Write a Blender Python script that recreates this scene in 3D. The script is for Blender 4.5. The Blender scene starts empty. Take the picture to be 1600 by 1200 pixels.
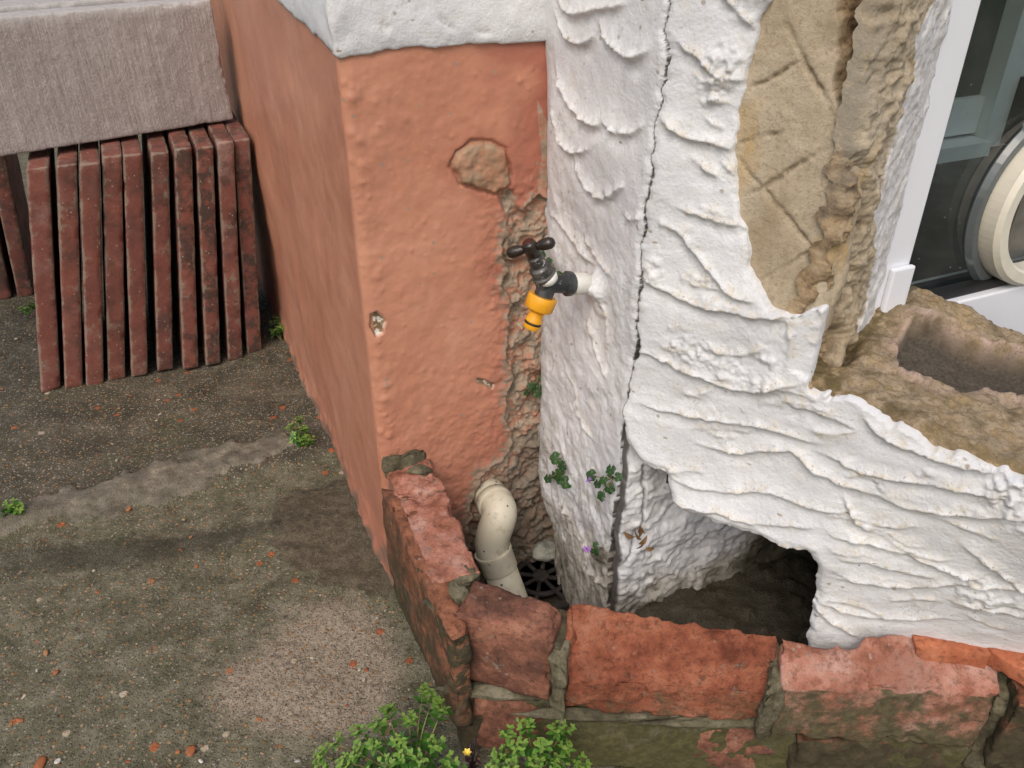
import bpy, math, random
import numpy as np
from mathutils import Vector, Matrix
random.seed(7); rng = np.random.RandomState(11)
C = bpy.context.scene
R = math.radians
# ------------------------------------------------------------------ camera, world, sun, exposure
CAMZ, PITCH, F = 0.84, R(31.7), 1290.0
cam = bpy.data.objects.new('camera', bpy.data.cameras.new('camera'))
C.collection.objects.link(cam); C.camera = cam
cam.location = (0, 0, CAMZ); cam.rotation_euler = (math.pi/2 - PITCH, 0, 0)
cam.data.sensor_width = 36; cam.data.lens = 36*F/1600
cam.data.clip_start = 0.02; cam.data.clip_end = 500
w = bpy.data.worlds.new("World"); C.world = w; w.use_nodes = True
SUN_EL, SUN_AZ = R(50), R(196)          # azimuth the light comes from, clockwise from +Y
sky = w.node_tree.nodes.new('ShaderNodeTexSky'); sky.sky_type = 'NISHITA'; sky.sun_disc = False
sky.sun_elevation = SUN_EL; sky.sun_rotation = SUN_AZ
sky.dust_density = 4.0; sky.ozone_density = 0.6; sky.air_density = 1.2
bg = w.node_tree.nodes['Background']; bg.inputs['Strength'].default_value = 0.125
w.node_tree.links.new(sky.outputs[0], bg.inputs[0])
sl = bpy.data.lights.new('sun', 'SUN'); sl.energy = 1.1; sl.angle = R(35); sl.color = (1, 0.965, 0.92)
so = bpy.data.objects.new('sun', sl); C.collection.objects.link(so)
sd = Vector((math.sin(SUN_AZ)*math.cos(SUN_EL), math.cos(SUN_AZ)*math.cos(SUN_EL), math.sin(SUN_EL)))
so.rotation_euler = (-sd).to_track_quat('-Z', 'Y').to_euler()
C.view_settings.view_transform = 'Standard'; C.view_settings.look = 'None'
C.view_settings.exposure = 0.24; C.view_settings.gamma = 1.0

# ------------------------------------------------------------------ helpers: geometry
V3 = lambda *a: np.array(a, float)
cp, sp = math.cos(PITCH), math.sin(PITCH)
CAM = V3(0, 0, CAMZ)
def ray(x, y):
    a, b = (x-800)/F, (600-y)/F
    return V3(a, cp + b*sp, -sp + b*cp)
class Plane:
    def __init__(s, O, A, B=(0, 0, 1), N=None):
        s.O, s.A, s.B = map(lambda q: np.array(q, float), (O, A, B))
        s.N = np.cross(s.A, s.B) if N is None else np.array(N, float)
    def hit(s, x, y):
        r = ray(x, y); k = np.dot(s.O-CAM, s.N)/np.dot(r, s.N); return CAM + r*k
    def st(s, pts, off=0.0):
        out = []
        for x, y in pts:
            r = ray(x, y); k = (np.dot(s.O-CAM, s.N)+off)/np.dot(r, s.N); q = CAM+r*k-s.O
            out.append((np.dot(q, s.A), np.dot(q, s.B)))
        return np.array(out)
    def at(s, a, b, h=0): return s.O + a*s.A + b*s.B + h*s.N
def atz(x, y, z): return Plane((0, 0, z), (1, 0, 0), (0, 1, 0)).hit(x, y)
def sm(a, b, x):
    t = np.clip((x-a)/(b-a), 0, 1); return t*t*(3-2*t)
def _h(i, j, k, seed):
    n = (i*374761393 + j*668265263 + k*2147483647 + seed*1274126177) & 0xffffffff
    n = ((n ^ (n >> 13))*1274126177) & 0xffffffff
    n = ((n ^ (n >> 16))*2246822519) & 0xffffffff
    return ((n ^ (n >> 15)) & 0xffffff)/float(0xffffff)*2-1
def vnoise(P, seed=0):
    I = np.floor(P).astype(np.int64); f = P-I; f = f*f*f*(f*(f*6-15)+10)
    r = 0
    for a in (0, 1):
        for b in (0, 1):
            for c in (0, 1):
                wt = (f[..., 0] if a else 1-f[..., 0])*(f[..., 1] if b else 1-f[..., 1])*(f[..., 2] if c else 1-f[..., 2])
                r = r + wt*_h(I[..., 0]+a, I[..., 1]+b, I[..., 2]+c, seed)
    return r
def fbm(P, scale, octs=4, seed=0, gain=0.5):
    r, a, s = 0, 1.0, scale
    for o in range(octs):
        r = r + a*vnoise(P*s + 17.3*o, seed+o); a *= gain; s *= 2.03
    return r
def ST3(S, T, q=0.0): return np.stack([S, T, np.full_like(S, q)], -1)
def inpoly(S, T, poly):
    ins = np.zeros(S.shape, bool); n = len(poly)
    for i in range(n):
        x0, y0 = poly[i]; x1, y1 = poly[(i+1) % n]
        if y0 == y1: continue
        c = ((y0 > T) != (y1 > T)) & (S < (x1-x0)*(T-y0)/(y1-y0)+x0)
        ins ^= c
    return ins
def pdist(S, T, line):
    """distance to a polyline, signed side (+ = left of travel), and parameter 0..1 along it"""
    best = np.full(S.shape, 1e9); side = np.zeros(S.shape); par = np.zeros(S.shape)
    L = np.concatenate([[0], np.cumsum(np.hypot(*np.diff(line, axis=0).T))]); tot = L[-1]+1e-9
    for i in range(len(line)-1):
        a, b = line[i], line[i+1]; d = b-a; l2 = d@d+1e-12
        k = np.clip(((S-a[0])*d[0]+(T-a[1])*d[1])/l2, 0, 1)
        ex, ey = S-a[0]-k*d[0], T-a[1]-k*d[1]; q = np.hypot(ex, ey); m = q < best
        best = np.where(m, q, best); side = np.where(m, np.sign(d[0]*ey-d[1]*ex), side)
        par = np.where(m, (L[i]+k*math.sqrt(l2))/tot, par)
    return best, side, par
def sdpoly(S, T, poly):
    d, _, _ = pdist(S, T, np.vstack([poly, poly[:1]]))
    return np.where(inpoly(S, T, poly), d, -d)           # + inside
def catmull(pts, n=5):
    p = np.array(pts, float); q = np.vstack([2*p[0]-p[1], p, 2*p[-1]-p[-2]]); out = []
    for i in range(1, len(q)-2):
        for t in np.linspace(0, 1, n, endpoint=False):
            a, b, c, d = q[i-1:i+3]
            out.append(.5*(2*b+(c-a)*t+(2*a-5*b+4*c-d)*t*t+(3*b-a-3*c+d)*t**3))
    out.append(p[-1]); return np.array(out)
# ------------------------------------------------------------------ helpers: objects
COL = C.collection
def tag(o, label=None, cat=None, group=None, kind=None):
    for k, v in (('label', label), ('category', cat), ('group', group), ('kind', kind)):
        if v: o[k] = v
    return o
def thing(name, label, cat, loc=(0, 0, 0), group=None):
    o = bpy.data.objects.new(name, None); COL.objects.link(o); o.location = loc; o.empty_display_size = .02
    return tag(o, label, cat, group)
def mk(name, v, f, mat=None, parent=None, attrs=None, smooth=True):
    me = bpy.data.meshes.new(name)
    v = np.asarray(v, np.float32)
    if isinstance(f, np.ndarray):
        n, k = f.shape
        me.vertices.add(len(v)); me.vertices.foreach_set('co', v.ravel())
        me.loops.add(n*k); me.loops.foreach_set('vertex_index', f.astype(np.int32).ravel())
        me.polygons.add(n); me.polygons.foreach_set('loop_start', np.arange(0, n*k, k, dtype=np.int32))
        me.update(calc_edges=True)
    else:
        me.from_pydata(v.tolist(), [], f); me.update()
    me.validate()
    if smooth: me.polygons.foreach_set('use_smooth', np.ones(len(me.polygons), bool))
    for k, a in (attrs or {}).items():
        at = me.attributes.new(k, 'FLOAT', 'POINT'); at.data.foreach_set('value', np.asarray(a, np.float32).ravel())
    if mat: me.materials.append(mat)
    o = bpy.data.objects.new(name, me); COL.objects.link(o)
    if parent:
        o.parent = parent; q = parent; t = Vector()
        while q: t += q.location; q = q.parent
        if t.length: me.transform(Matrix.Translation(-t))
    return o
def sheet(name, pl, s0, s1, t0, t1, step, func, mat, parent=None, thick=.02):
    """height field on a plane; func(S,T)->(h, mask or None, attrs); the cut edge gets a real return"""
    ns, nt = int((s1-s0)/step)+1, int((t1-t0)/step)+1
    S, T = np.meshgrid(np.linspace(s0, s1, ns), np.linspace(t0, t1, nt), indexing='ij')
    h, mask, at = func(S, T)
    idx = np.arange(ns*nt).reshape(ns, nt)
    q = np.stack([idx[:-1, :-1], idx[1:, :-1], idx[1:, 1:], idx[:-1, 1:]], -1)
    if mask is not None:
        ok = mask[:-1, :-1] & mask[1:, :-1] & mask[1:, 1:] & mask[:-1, 1:]
    else: ok = np.ones(q.shape[:2], bool)
    q = q[ok]
    e = np.concatenate([q[:, [0, 1]], q[:, [1, 2]], q[:, [2, 3]], q[:, [3, 0]]])
    key = np.minimum(e[:, 0], e[:, 1])*(ns*nt)+np.maximum(e[:, 0], e[:, 1])
    _, inv, cnt = np.unique(key, return_inverse=True, return_counts=True)
    be = e[cnt[inv] == 1]
    SS, TT = S.ravel().copy(), T.ravel().copy()
    for _ in range(3):                                     # smooth the cut outline
        a = np.zeros(ns*nt); b = np.zeros(ns*nt); c = np.zeros(ns*nt)
        for i, j in ((0, 1), (1, 0)):
            np.add.at(a, be[:, i], SS[be[:, j]]); np.add.at(b, be[:, i], TT[be[:, j]]); np.add.at(c, be[:, i], 1)
        m = c > 0; SS[m] = .4*SS[m]+.6*a[m]/c[m]; TT[m] = .4*TT[m]+.6*b[m]/c[m]
    hh = h.ravel()
    v = pl.O + SS[:, None]*pl.A + TT[:, None]*pl.B + hh[:, None]*pl.N
    bv = np.unique(be); mp = -np.ones(ns*nt, int); mp[bv] = ns*nt+np.arange(len(bv))
    hb = np.minimum(hh[bv]-.002, 0)-thick
    vb = pl.O + SS[bv, None]*pl.A + TT[bv, None]*pl.B + hb[:, None]*pl.N
    sk = np.stack([be[:, 1], be[:, 0], mp[be[:, 0]], mp[be[:, 1]]], -1)
    if np.dot(np.cross(pl.A, pl.B), pl.N) < 0: q = q[:, ::-1]; sk = sk[:, ::-1]
    vv = np.vstack([v, vb]); ff = np.vstack([q, sk])
    used = np.unique(ff); rem = -np.ones(len(vv), int); rem[used] = np.arange(len(used))
    at = {k: np.concatenate([np.asarray(a, float).ravel(), np.asarray(a, float).ravel()[bv]])[used] for k, a in at.items()}
    return mk(name, vv[used], rem[ff], mat, parent, at)
def prism(name, poly, z0, z1, mat, parent=None):
    n = len(poly); v = [(x, y, z0) for x, y in poly]+[(x, y, z1) for x, y in poly]
    ar = sum(poly[i][0]*poly[(i+1) % n][1]-poly[(i+1) % n][0]*poly[i][1] for i in range(n))
    f = [tuple(range(n))[::-1], tuple(range(n, 2*n))]+[(i, (i+1) % n, n+(i+1) % n, n+i) for i in range(n)]
    if ar < 0: f = [q[::-1] for q in f]
    return mk(name, v, f, mat, parent, smooth=False)
def hexa(name, top, bot, mat, parent=None, res=.004, rough=.0015, rs=60, seed=0, rnd=.004, chip=.004, attrs=None, bulge=None):
    """a worn block: eight corners, surface subdivided, arrises rounded and chipped"""
    top, bot = np.array(top, float), np.array(bot, float)
    nx = max(2, int(np.linalg.norm(top[1]-top[0])/res)); ny = max(2, int(np.linalg.norm(top[3]-top[0])/res))
    nz = max(2, int(np.linalg.norm(top[0]-bot[0])/res))
    ids = {}; A = []
    def vid(i, j, k):
        if (i, j, k) not in ids: ids[(i, j, k)] = len(A); A.append((i/nx, j/ny, k/nz))
        return ids[(i, j, k)]
    f = []
    for i in range(nx):
        for j in range(ny):
            f.append((vid(i, j, nz), vid(i+1, j, nz), vid(i+1, j+1, nz), vid(i, j+1, nz)))
            f.append((vid(i, j, 0), vid(i, j+1, 0), vid(i+1, j+1, 0), vid(i+1, j, 0)))
    for i in range(nx):
        for k in range(nz):
            f.append((vid(i, 0, k), vid(i+1, 0, k), vid(i+1, 0, k+1), vid(i, 0, k+1)))
            f.append((vid(i, ny, k), vid(i, ny, k+1), vid(i+1, ny, k+1), vid(i+1, ny, k)))
    for j in range(ny):
        for k in range(nz):
            f.append((vid(0, j, k), vid(0, j, k+1), vid(0, j+1, k+1), vid(0, j+1, k)))
            f.append((vid(nx, j, k), vid(nx, j+1, k), vid(nx, j+1, k+1), vid(nx, j, k+1)))
    a = np.array(A); x, y, z = a.T
    def tri(x, y, z):
        x, y, z = x[:, None], y[:, None], z[:, None]
        lo = (1-x)*(1-y)*bot[0]+x*(1-y)*bot[1]+x*y*bot[2]+(1-x)*y*bot[3]
        hi = (1-x)*(1-y)*top[0]+x*(1-y)*top[1]+x*y*top[2]+(1-x)*y*top[3]
        return lo*(1-z)+hi*z
    p = tri(x, y, z)
    ex = V3(*(top[1]-top[0])); ey = V3(*(top[3]-top[0])); ez = V3(*(top[0]-bot[0]))
    lx, ly, lz = (np.linalg.norm(q) for q in (ex, ey, ez)); ex, ey, ez = ex/lx, ey/ly, ez/lz
    d = np.stack([np.minimum(x, 1-x)*lx, np.minimum(y, 1-y)*ly, np.minimum(z, 1-z)*lz], -1)
    d2 = np.sort(d, 1)[:, 1]                                 # distance to the nearest arris
    nrm = np.zeros_like(p)
    for q, e_, l_ in ((x, ex, lx), (y, ey, ly), (z, ez, lz)):
        dd = np.minimum(q, 1-q)*l_
        nrm += np.where(dd < rnd, np.sign(q-.5)*(1-dd/rnd), 0)[:, None]*e_
    nrm /= np.linalg.norm(nrm, axis=1)[:, None]+1e-9
    g = p+seed*3.71
    pull = rnd*.45*np.exp(-(d2/rnd)**2)
    cn = np.clip(fbm(g, 45, 3, seed)-.12, 0, 1)*chip*2.2*np.exp(-(d2/(chip*2))**2)
    off = fbm(g, rs, 4, seed+5)*rough-pull-cn
    if bulge is not None: off = off+bulge(x, y, z, g)
    p = p+nrm*off[:, None]
    at = {'edge': np.exp(-(d2/.004)**2), 'up': z, 'along': x}
    if attrs: at.update(attrs(x, y, z, g))
    return mk(name, p, np.array(f), mat, parent, at)
def frame_of(ax):
    ax = np.array(ax, float); ax /= np.linalg.norm(ax)
    r = V3(1, 0, 0) if abs(ax[0]) < .8 else V3(0, 1, 0)
    a = np.cross(ax, r); a /= np.linalg.norm(a); return ax, a, np.cross(ax, a)
def lathe(name, O, ax, prof, mat, parent=None, n=28, rib=None, smooth=True):
    """profile [(along, radius)] about an axis; rib=(i0,i1,depth,count) flutes a band of rings"""
    ax, a, b = frame_of(ax); v = []; O = np.array(O, float)
    for i, (t, r) in enumerate(prof):
        for k in range(n):
            th = 2*math.pi*k/n; rr = r
            if rib and rib[0] <= i <= rib[1]: rr = r-rib[2]*(.5+.5*math.cos(th*rib[3]))
            v.append(O+ax*t+(a*math.cos(th)+b*math.sin(th))*rr)
    f = [(i*n+k, i*n+(k+1) % n, (i+1)*n+(k+1) % n, (i+1)*n+k) for i in range(len(prof)-1) for k in range(n)]
    f += [tuple(range(n))[::-1], tuple(range((len(prof)-1)*n, len(prof)*n))]
    return mk(name, v, f, mat, parent, smooth=smooth)
def tube_geo(path, rad, n=8):
    path = np.array(path, float); v = []; f = []; b = None
    for i, p in enumerate(path):
        t = path[min(i+1, len(path)-1)]-path[max(i-1, 0)]; t /= np.linalg.norm(t)+1e-12
        if b is None: _, b, _ = frame_of(t)
        b = b-t*np.dot(b, t); b /= np.linalg.norm(b)+1e-12; c = np.cross(t, b)
        r = rad[i] if hasattr(rad, '__len__') else rad
        for k in range(n):
            th = 2*math.pi*k/n; v.append(p+(b*math.cos(th)+c*math.sin(th))*r)
    for i in range(len(path)-1):
        for k in range(n): f.append((i*n+k, i*n+(k+1) % n, (i+1)*n+(k+1) % n, (i+1)*n+k))
    f += [tuple(range(n))[::-1], tuple(range((len(path)-1)*n, len(path)*n))]
    return v, f
def tube(name, path, rad, mat, parent=None, n=20): return mk(name, *tube_geo(path, rad, n), mat, parent)
def smooth_edges(o, deg=35):
    o.data.set_sharp_from_angle(angle=R(deg)); return o

# ------------------------------------------------------------------ helpers: materials
class M:
    def __init__(s, name, rough=.8, spec=.3):
        s.m = bpy.data.materials.new(name); s.m.use_nodes = True; s.t = s.m.node_tree
        s.b = s.t.nodes['Principled BSDF']; s.b.inputs['Roughness'].default_value = rough
        s.b.inputs['Specular IOR Level'].default_value = spec
        s.co = s.t.nodes.new('ShaderNodeTexCoord').outputs['Object']; s.nrm = None
    def new(s, ty, ins, **kw):
        n = s.t.nodes.new(ty)
        for k, v in kw.items(): setattr(n, k, v)
        for k, v in ins.items(): s.put(n.inputs[k], v)
        return n
    def put(s, sock, v):
        if isinstance(v, bpy.types.NodeSocket): s.t.links.new(v, sock)
        elif isinstance(v, (tuple, list)) and sock.type == 'RGBA': sock.default_value = (*v[:3], 1)
        else: sock.default_value = v
    def map(s, sc=(1, 1, 1), rot=(0, 0, 0), vec=None):
        return s.new('ShaderNodeMapping', {'Vector': vec or s.co, 'Scale': sc, 'Rotation': rot}).outputs[0]
    def rnd(s): return s.new('ShaderNodeObjectInfo', {}).outputs['Random']
    def shifted(s):
        r = s.math('MULTIPLY', s.rnd(), 13.7); c = s.new('ShaderNodeCombineXYZ', {'X': r, 'Y': r, 'Z': r})
        s.co = s.new('ShaderNodeVectorMath', {0: s.co, 1: c.outputs[0]}, operation='ADD').outputs[0]
    def noise(s, scale, det=4, rough=.55, vec=None, dist=0):
        return s.new('ShaderNodeTexNoise', {'Vector': vec or s.co, 'Scale': scale, 'Detail': det, 'Roughness': rough, 'Distortion': dist}).outputs['Fac']
    def voro(s, scale, vec=None, feat='F1', rand=1):
        n = s.new('ShaderNodeTexVoronoi', {'Vector': vec or s.co, 'Scale': scale, 'Randomness': rand}, feature=feat)
        return n.outputs['Distance'], n.outputs['Color']
    def attr(s, name): return s.new('ShaderNodeAttribute', {}, attribute_name=name).outputs['Fac']
    def math(s, op, a, b=0.0, clamp=False):
        return s.new('ShaderNodeMath', {0: a, 1: b}, operation=op, use_clamp=clamp).outputs[0]
    def step(s, v, a, b):
        return s.new('ShaderNodeMapRange', {'Value': v, 'From Min': a, 'From Max': b}, interpolation_type='SMOOTHSTEP').outputs[0]
    def mix(s, f, a, b, mode='MIX'):
        n = s.t.nodes.new('ShaderNodeMix'); n.data_type = 'RGBA'; n.blend_type = mode
        s.put(n.inputs[0], f); s.put(n.inputs[6], a); s.put(n.inputs[7], b); return n.outputs[2]
    def ramp(s, v, st):
        n = s.new('ShaderNodeValToRGB', {'Fac': v}); e = n.color_ramp.elements
        while len(e) < len(st): e.new(.5)
        for q, (p, c) in zip(e, st): q.position = p; q.color = (*c, 1)
        return n.outputs[0]
    def sep(s, c): return s.new('ShaderNodeSeparateColor', {'Color': c}).outputs
    def bump(s, h, dist=.002, st=1.0):
        ins = {'Height': h, 'Distance': dist, 'Strength': st}
        if s.nrm: ins['Normal'] = s.nrm
        s.nrm = s.new('ShaderNodeBump', ins).outputs[0]
    def done(s, col, rough=None):
        s.put(s.b.inputs['Base Color'], col)
        if rough is not None: s.put(s.b.inputs['Roughness'], rough)
        if s.nrm: s.t.links.new(s.nrm, s.b.inputs['Normal'])
        return s.m
def plain(name, col, rough=.5, spec=.5, var=.12, sc=40, bump=0):
    m = M(name, rough, spec); n = m.noise(sc, 5)
    c = m.mix(m.step(n, .3, .7), tuple(q*(1-var) for q in col), tuple(min(1, q*(1+var)) for q in col))
    if bump: m.bump(m.noise(sc*6, 4), bump)
    return m.done(c)

def m_white():
    m = M('white_masonry_paint', .62, .3)
    n1, n2, n3 = m.noise(9, 5), m.noise(60, 5), m.noise(320, 4)
    c = m.mix(m.step(n1, .35, .65), (.65, .655, .67), (.75, .755, .76))
    c = m.mix(m.math('MULTIPLY', m.step(n2, .52, .7), .3), c, (.62, .58, .50))
    c = m.mix(m.math('MULTIPLY', m.step(m.noise(17, 7, .75), .54, .66), .35), c, (.50, .49, .47))
    c = m.mix(m.math('MULTIPLY', m.step(m.noise(260, 5, .75), .60, .70), .45), c, (.42, .39, .33))
    c = m.mix(m.math('MULTIPLY', m.math('MULTIPLY', m.step(m.noise(90, 6, .78), .62, .68), m.step(m.noise(6, 3), .45, .6)), .6), c, (.20, .17, .12))
    y = m.math('MULTIPLY', m.attr('lip'), m.step(m.noise(110, 5, .7), .42, .66))
    c = m.mix(m.math('MULTIPLY', y, .8), c, (.58, .48, .31))
    spk = m.math('MULTIPLY', m.attr('lip'), m.step(m.noise(420, 3, .6), .6, .68))
    c = m.mix(m.math('MULTIPLY', spk, .9), c, (.11, .08, .045))
    d = m.attr('dirt_and_shade'); dn = m.math('ADD', m.math('MULTIPLY', d, 1.25), m.math('SUBTRACT', m.noise(42, 6, .68), .62))
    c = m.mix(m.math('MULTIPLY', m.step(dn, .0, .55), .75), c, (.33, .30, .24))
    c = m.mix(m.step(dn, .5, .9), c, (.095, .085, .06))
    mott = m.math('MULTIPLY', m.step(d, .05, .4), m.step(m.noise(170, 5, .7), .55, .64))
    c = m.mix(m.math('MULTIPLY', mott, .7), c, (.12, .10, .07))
    spd, spc = m.voro(75); r = m.sep(spc)
    sp = m.math('MULTIPLY', m.step(spd, .2, .1), m.step(r[0], .90, .91))
    c = m.mix(m.math('MULTIPLY', sp, .6), c, (.27, .20, .12))
    spd, spc = m.voro(34, m.map((1, 1, 2.4), (R(35), R(20), 0))); r = m.sep(spc)
    c = m.mix(m.math('MULTIPLY', m.math('MULTIPLY', m.step(spd, .12, .07), m.step(r[0], .84, .85)), .75), c, (.33, .24, .13))
    crk = m.math('ABSOLUTE', m.math('SUBTRACT', m.noise(13, 7, .72), .5))
    c = m.mix(m.math('MULTIPLY', m.math('MULTIPLY', m.step(crk, .005, .001), m.step(m.noise(7, 2), .58, .63)), .7), c, (.22, .19, .15))
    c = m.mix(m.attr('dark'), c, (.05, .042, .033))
    m.bump(m.noise(26, 5), .0016, .5); m.bump(m.noise(130, 5, .65), .0011, .6); m.bump(n3, .0009, .9); m.bump(m.noise(800, 3, .6), .0003, .8)
    return m.done(c)
def m_terra():
    m = M('terracotta_masonry_paint', .6, .3)
    n1, n2 = m.noise(7, 5), m.noise(38, 5)
    c = m.mix(m.step(n1, .3, .7), (.50, .222, .138), (.59, .285, .183))
    c = m.mix(m.math('MULTIPLY', m.step(n2, .45, .75), .4), c, (.47, .215, .145))
    c = m.mix(m.math('MULTIPLY', m.attr('red'), .75), c, (.37, .125, .085))
    big = m.noise(5, 6, .65, m.map((1, 1, .5)))
    c = m.mix(m.math('MULTIPLY', m.step(big, .5, .66), .45), c, (.61, .345, .24)); c = m.mix(m.math('MULTIPLY', m.step(big, .47, .34), .5), c, (.40, .17, .11))
    drip = m.math('MULTIPLY', m.step(m.noise(46, 4, .6, m.map((1, 1, .06))), .58, .70), m.step(m.noise(9, 3), .42, .6))
    c = m.mix(m.math('MULTIPLY', drip, .35), c, (.35, .19, .13))
    crk = m.noise(22, 6, .7); crk = m.math('ABSOLUTE', m.math('SUBTRACT', crk, .5))
    c = m.mix(m.math('MULTIPLY', m.math('MULTIPLY', m.step(crk, .006, .001), m.step(m.noise(11, 2), .6, .66)), .6), c, (.16, .08, .05))
    st = m.noise(30, 5, .6, m.map((1, .25, .16), (R(-30), 0, 0)))
    c = m.mix(m.math('MULTIPLY', m.math('MULTIPLY', m.attr('streak'), m.step(st, .42, .66)), .16), c, (.36, .15, .092))
    d, vc = m.voro(130); r = m.sep(vc)
    c = m.mix(m.math('MULTIPLY', m.math('MULTIPLY', m.step(r[0], .955, .965), m.step(d, .34, .22)), .8), c, (.30, .25, .20))
    fl = m.step(m.math('ADD', m.attr('flake'), m.math('SUBTRACT', m.noise(140, 5, .7), .62)), .0, .12)
    c = m.mix(m.math('MULTIPLY', fl, m.step(m.attr('flake'), .02, .2)), c, (.30, .22, .16))
    be = m.attr('bare')
    bc = m.ramp(m.noise(34, 7, .7), [(.3, (.17, .145, .11)), (.40, (.30, .24, .18)), (.49, (.40, .31, .23)), (.56, (.44, .20, .125)), (.63, (.40, .33, .26)), (.74, (.52, .47, .40))])
    bc = m.mix(m.math('MULTIPLY', m.step(m.noise(120, 5, .7), .54, .66), .5), bc, (.15, .125, .09))
    c = m.mix(m.step(m.math('ADD', be, m.math('MULTIPLY', m.math('SUBTRACT', m.noise(90, 5, .7), .5), .5)), .42, .56), c, bc)
    pl = m.mix(m.step(m.noise(55, 5), .35, .65), (.40, .20, .12), (.33, .23, .15))
    c = m.mix(m.attr('plug'), c, pl)
    c = m.mix(m.attr('chip'), c, m.mix(m.step(m.noise(130, 3), .45, .55), (.66, .62, .55), (.22, .15, .08)))
    dm = m.step(m.math('ADD', m.attr('damp'), m.math('SUBTRACT', m.noise(40, 6, .7), .6)), .1, .6)
    c = m.mix(m.math('MULTIPLY', dm, .75), c, (.15, .13, .10))
    m.bump(n2, .0007, .5); m.bump(m.noise(210, 6, .7), .0007, .7)
    return m.done(c, m.math('ADD', .42, m.math('MULTIPLY', be, .45)))
def m_tan():
    m = M('bare_ochre_backing_coat', .92, .15)
    st = m.noise(14, 5, .6, m.map((1, 1, .35)))
    c = m.ramp(st, [(.3, (.36, .28, .18)), (.44, (.45, .37, .26)), (.54, (.50, .42, .31)), (.66, (.52, .36, .17))])
    c = m.mix(m.math('MULTIPLY', m.step(m.noise(260, 6, .75), .48, .66), .5), c, (.24, .185, .12))
    c = m.mix(m.math('MULTIPLY', m.math('MULTIPLY', m.attr('groove'), m.step(m.noise(150, 4, .7), .3, .62)), .75), c, (.17, .13, .085))
    br = m.ramp(m.noise(45, 7, .72), [(.32, (.075, .05, .028)), (.44, (.21, .145, .085)), (.53, (.37, .265, .155)), (.62, (.44, .34, .225)), (.74, (.38, .34, .28))])
    c = m.mix(m.attr('broken'), c, br)
    c = m.mix(m.math('MULTIPLY', m.attr('grey'), m.step(m.noise(60, 6, .7), .34, .5)), c, (.27, .25, .21))
    c = m.mix(m.attr('white'), c, m.mix(m.step(m.noise(50, 4), .4, .7), (.78, .76, .74), (.68, .64, .60)))
    d, vc = m.voro(420); 
    m.bump(m.noise(90, 6, .65), .0016, .7); m.bump(m.noise(480, 5, .7), .0011, .9)
    return m.done(c)
def m_sill():
    m = M('broken_cavity_wall_mortar', .93, .15)
    c = m.ramp(m.noise(26, 7, .68), [(.3, (.11, .085, .055)), (.41, (.24, .18, .11)), (.50, (.41, .32, .22)), (.57, (.30, .22, .125)), (.64, (.44, .33, .19)), (.74, (.52, .45, .36))])
    c = m.mix(m.math('MULTIPLY', m.attr('moss'), m.step(m.noise(70, 6, .7), .36, .56)), c, (.14, .105, .05))
    c = m.mix(m.math('MULTIPLY', m.attr('pink'), m.step(m.noise(40, 5), .35, .6)), c, (.50, .37, .30))
    g = m.ramp(m.noise(300, 5, .8), [(.35, (.055, .047, .038)), (.52, (.10, .085, .068)), (.66, (.15, .13, .105)), (.8, (.32, .28, .24))])
    c = m.mix(m.attr('grit'), c, g)
    c = m.mix(m.math('MULTIPLY', m.step(m.noise(300, 5, .75), .52, .64), .5), c, (.12, .09, .055))
    m.bump(m.noise(75, 7, .72), .003, .9); m.bump(m.noise(420, 4, .7), .0013, .9)
    return m.done(c)
def m_brick(name, cols, moss=(.085, .072, .04), mossk=.5, dust=.4, spall=1.0):
    m = M(name, .9, .2); m.shifted()
    c = m.ramp(m.noise(24, 7, .7), list(zip((.35, .45, .54, .66), cols)))
    c = m.mix(m.math('MULTIPLY', m.step(m.noise(9, 6, .7), .46, .64), .55), c, tuple(q*.55 for q in cols[1]))
    c = m.mix(m.math('MULTIPLY', m.step(m.noise(75, 7, .78), .55, .66), .6), c, (.055, .045, .036))
    c = m.mix(m.math('MULTIPLY', m.step(m.noise(140, 6, .75), .48, .66), .65), c, tuple(q*.38 for q in cols[1]))
    d, vc = m.voro(150); r = m.sep(vc)
    c = m.mix(m.math('MULTIPLY', m.math('MULTIPLY', m.step(r[0], .93, .94), m.step(d, .34, .2)), dust), c, (.38, .34, .30))
    d, vc = m.voro(46); r = m.sep(vc)
    c = m.mix(m.math('MULTIPLY', m.step(m.noise(52, 7, .75), .60, .66), .8), c, (.22, .195, .15))
    c = m.mix(m.math('MULTIPLY', m.step(m.noise(420, 4, .7), .60, .70), .55), c, (.03, .022, .016))
    a = m.math('ADD', m.attr('moss'), m.math('SUBTRACT', m.noise(38, 7, .72), .5))
    c = m.mix(m.step(a, .5-mossk*.3, .75-mossk*.3), c, m.mix(m.step(m.noise(110, 5, .7), .4, .65), moss, tuple(q*1.55 for q in moss)))
    m.bump(m.noise(70, 6, .65), .002*spall, .7); m.bump(m.noise(260, 6, .75), .0016*spall, .9)
    return m.done(c)
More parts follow.
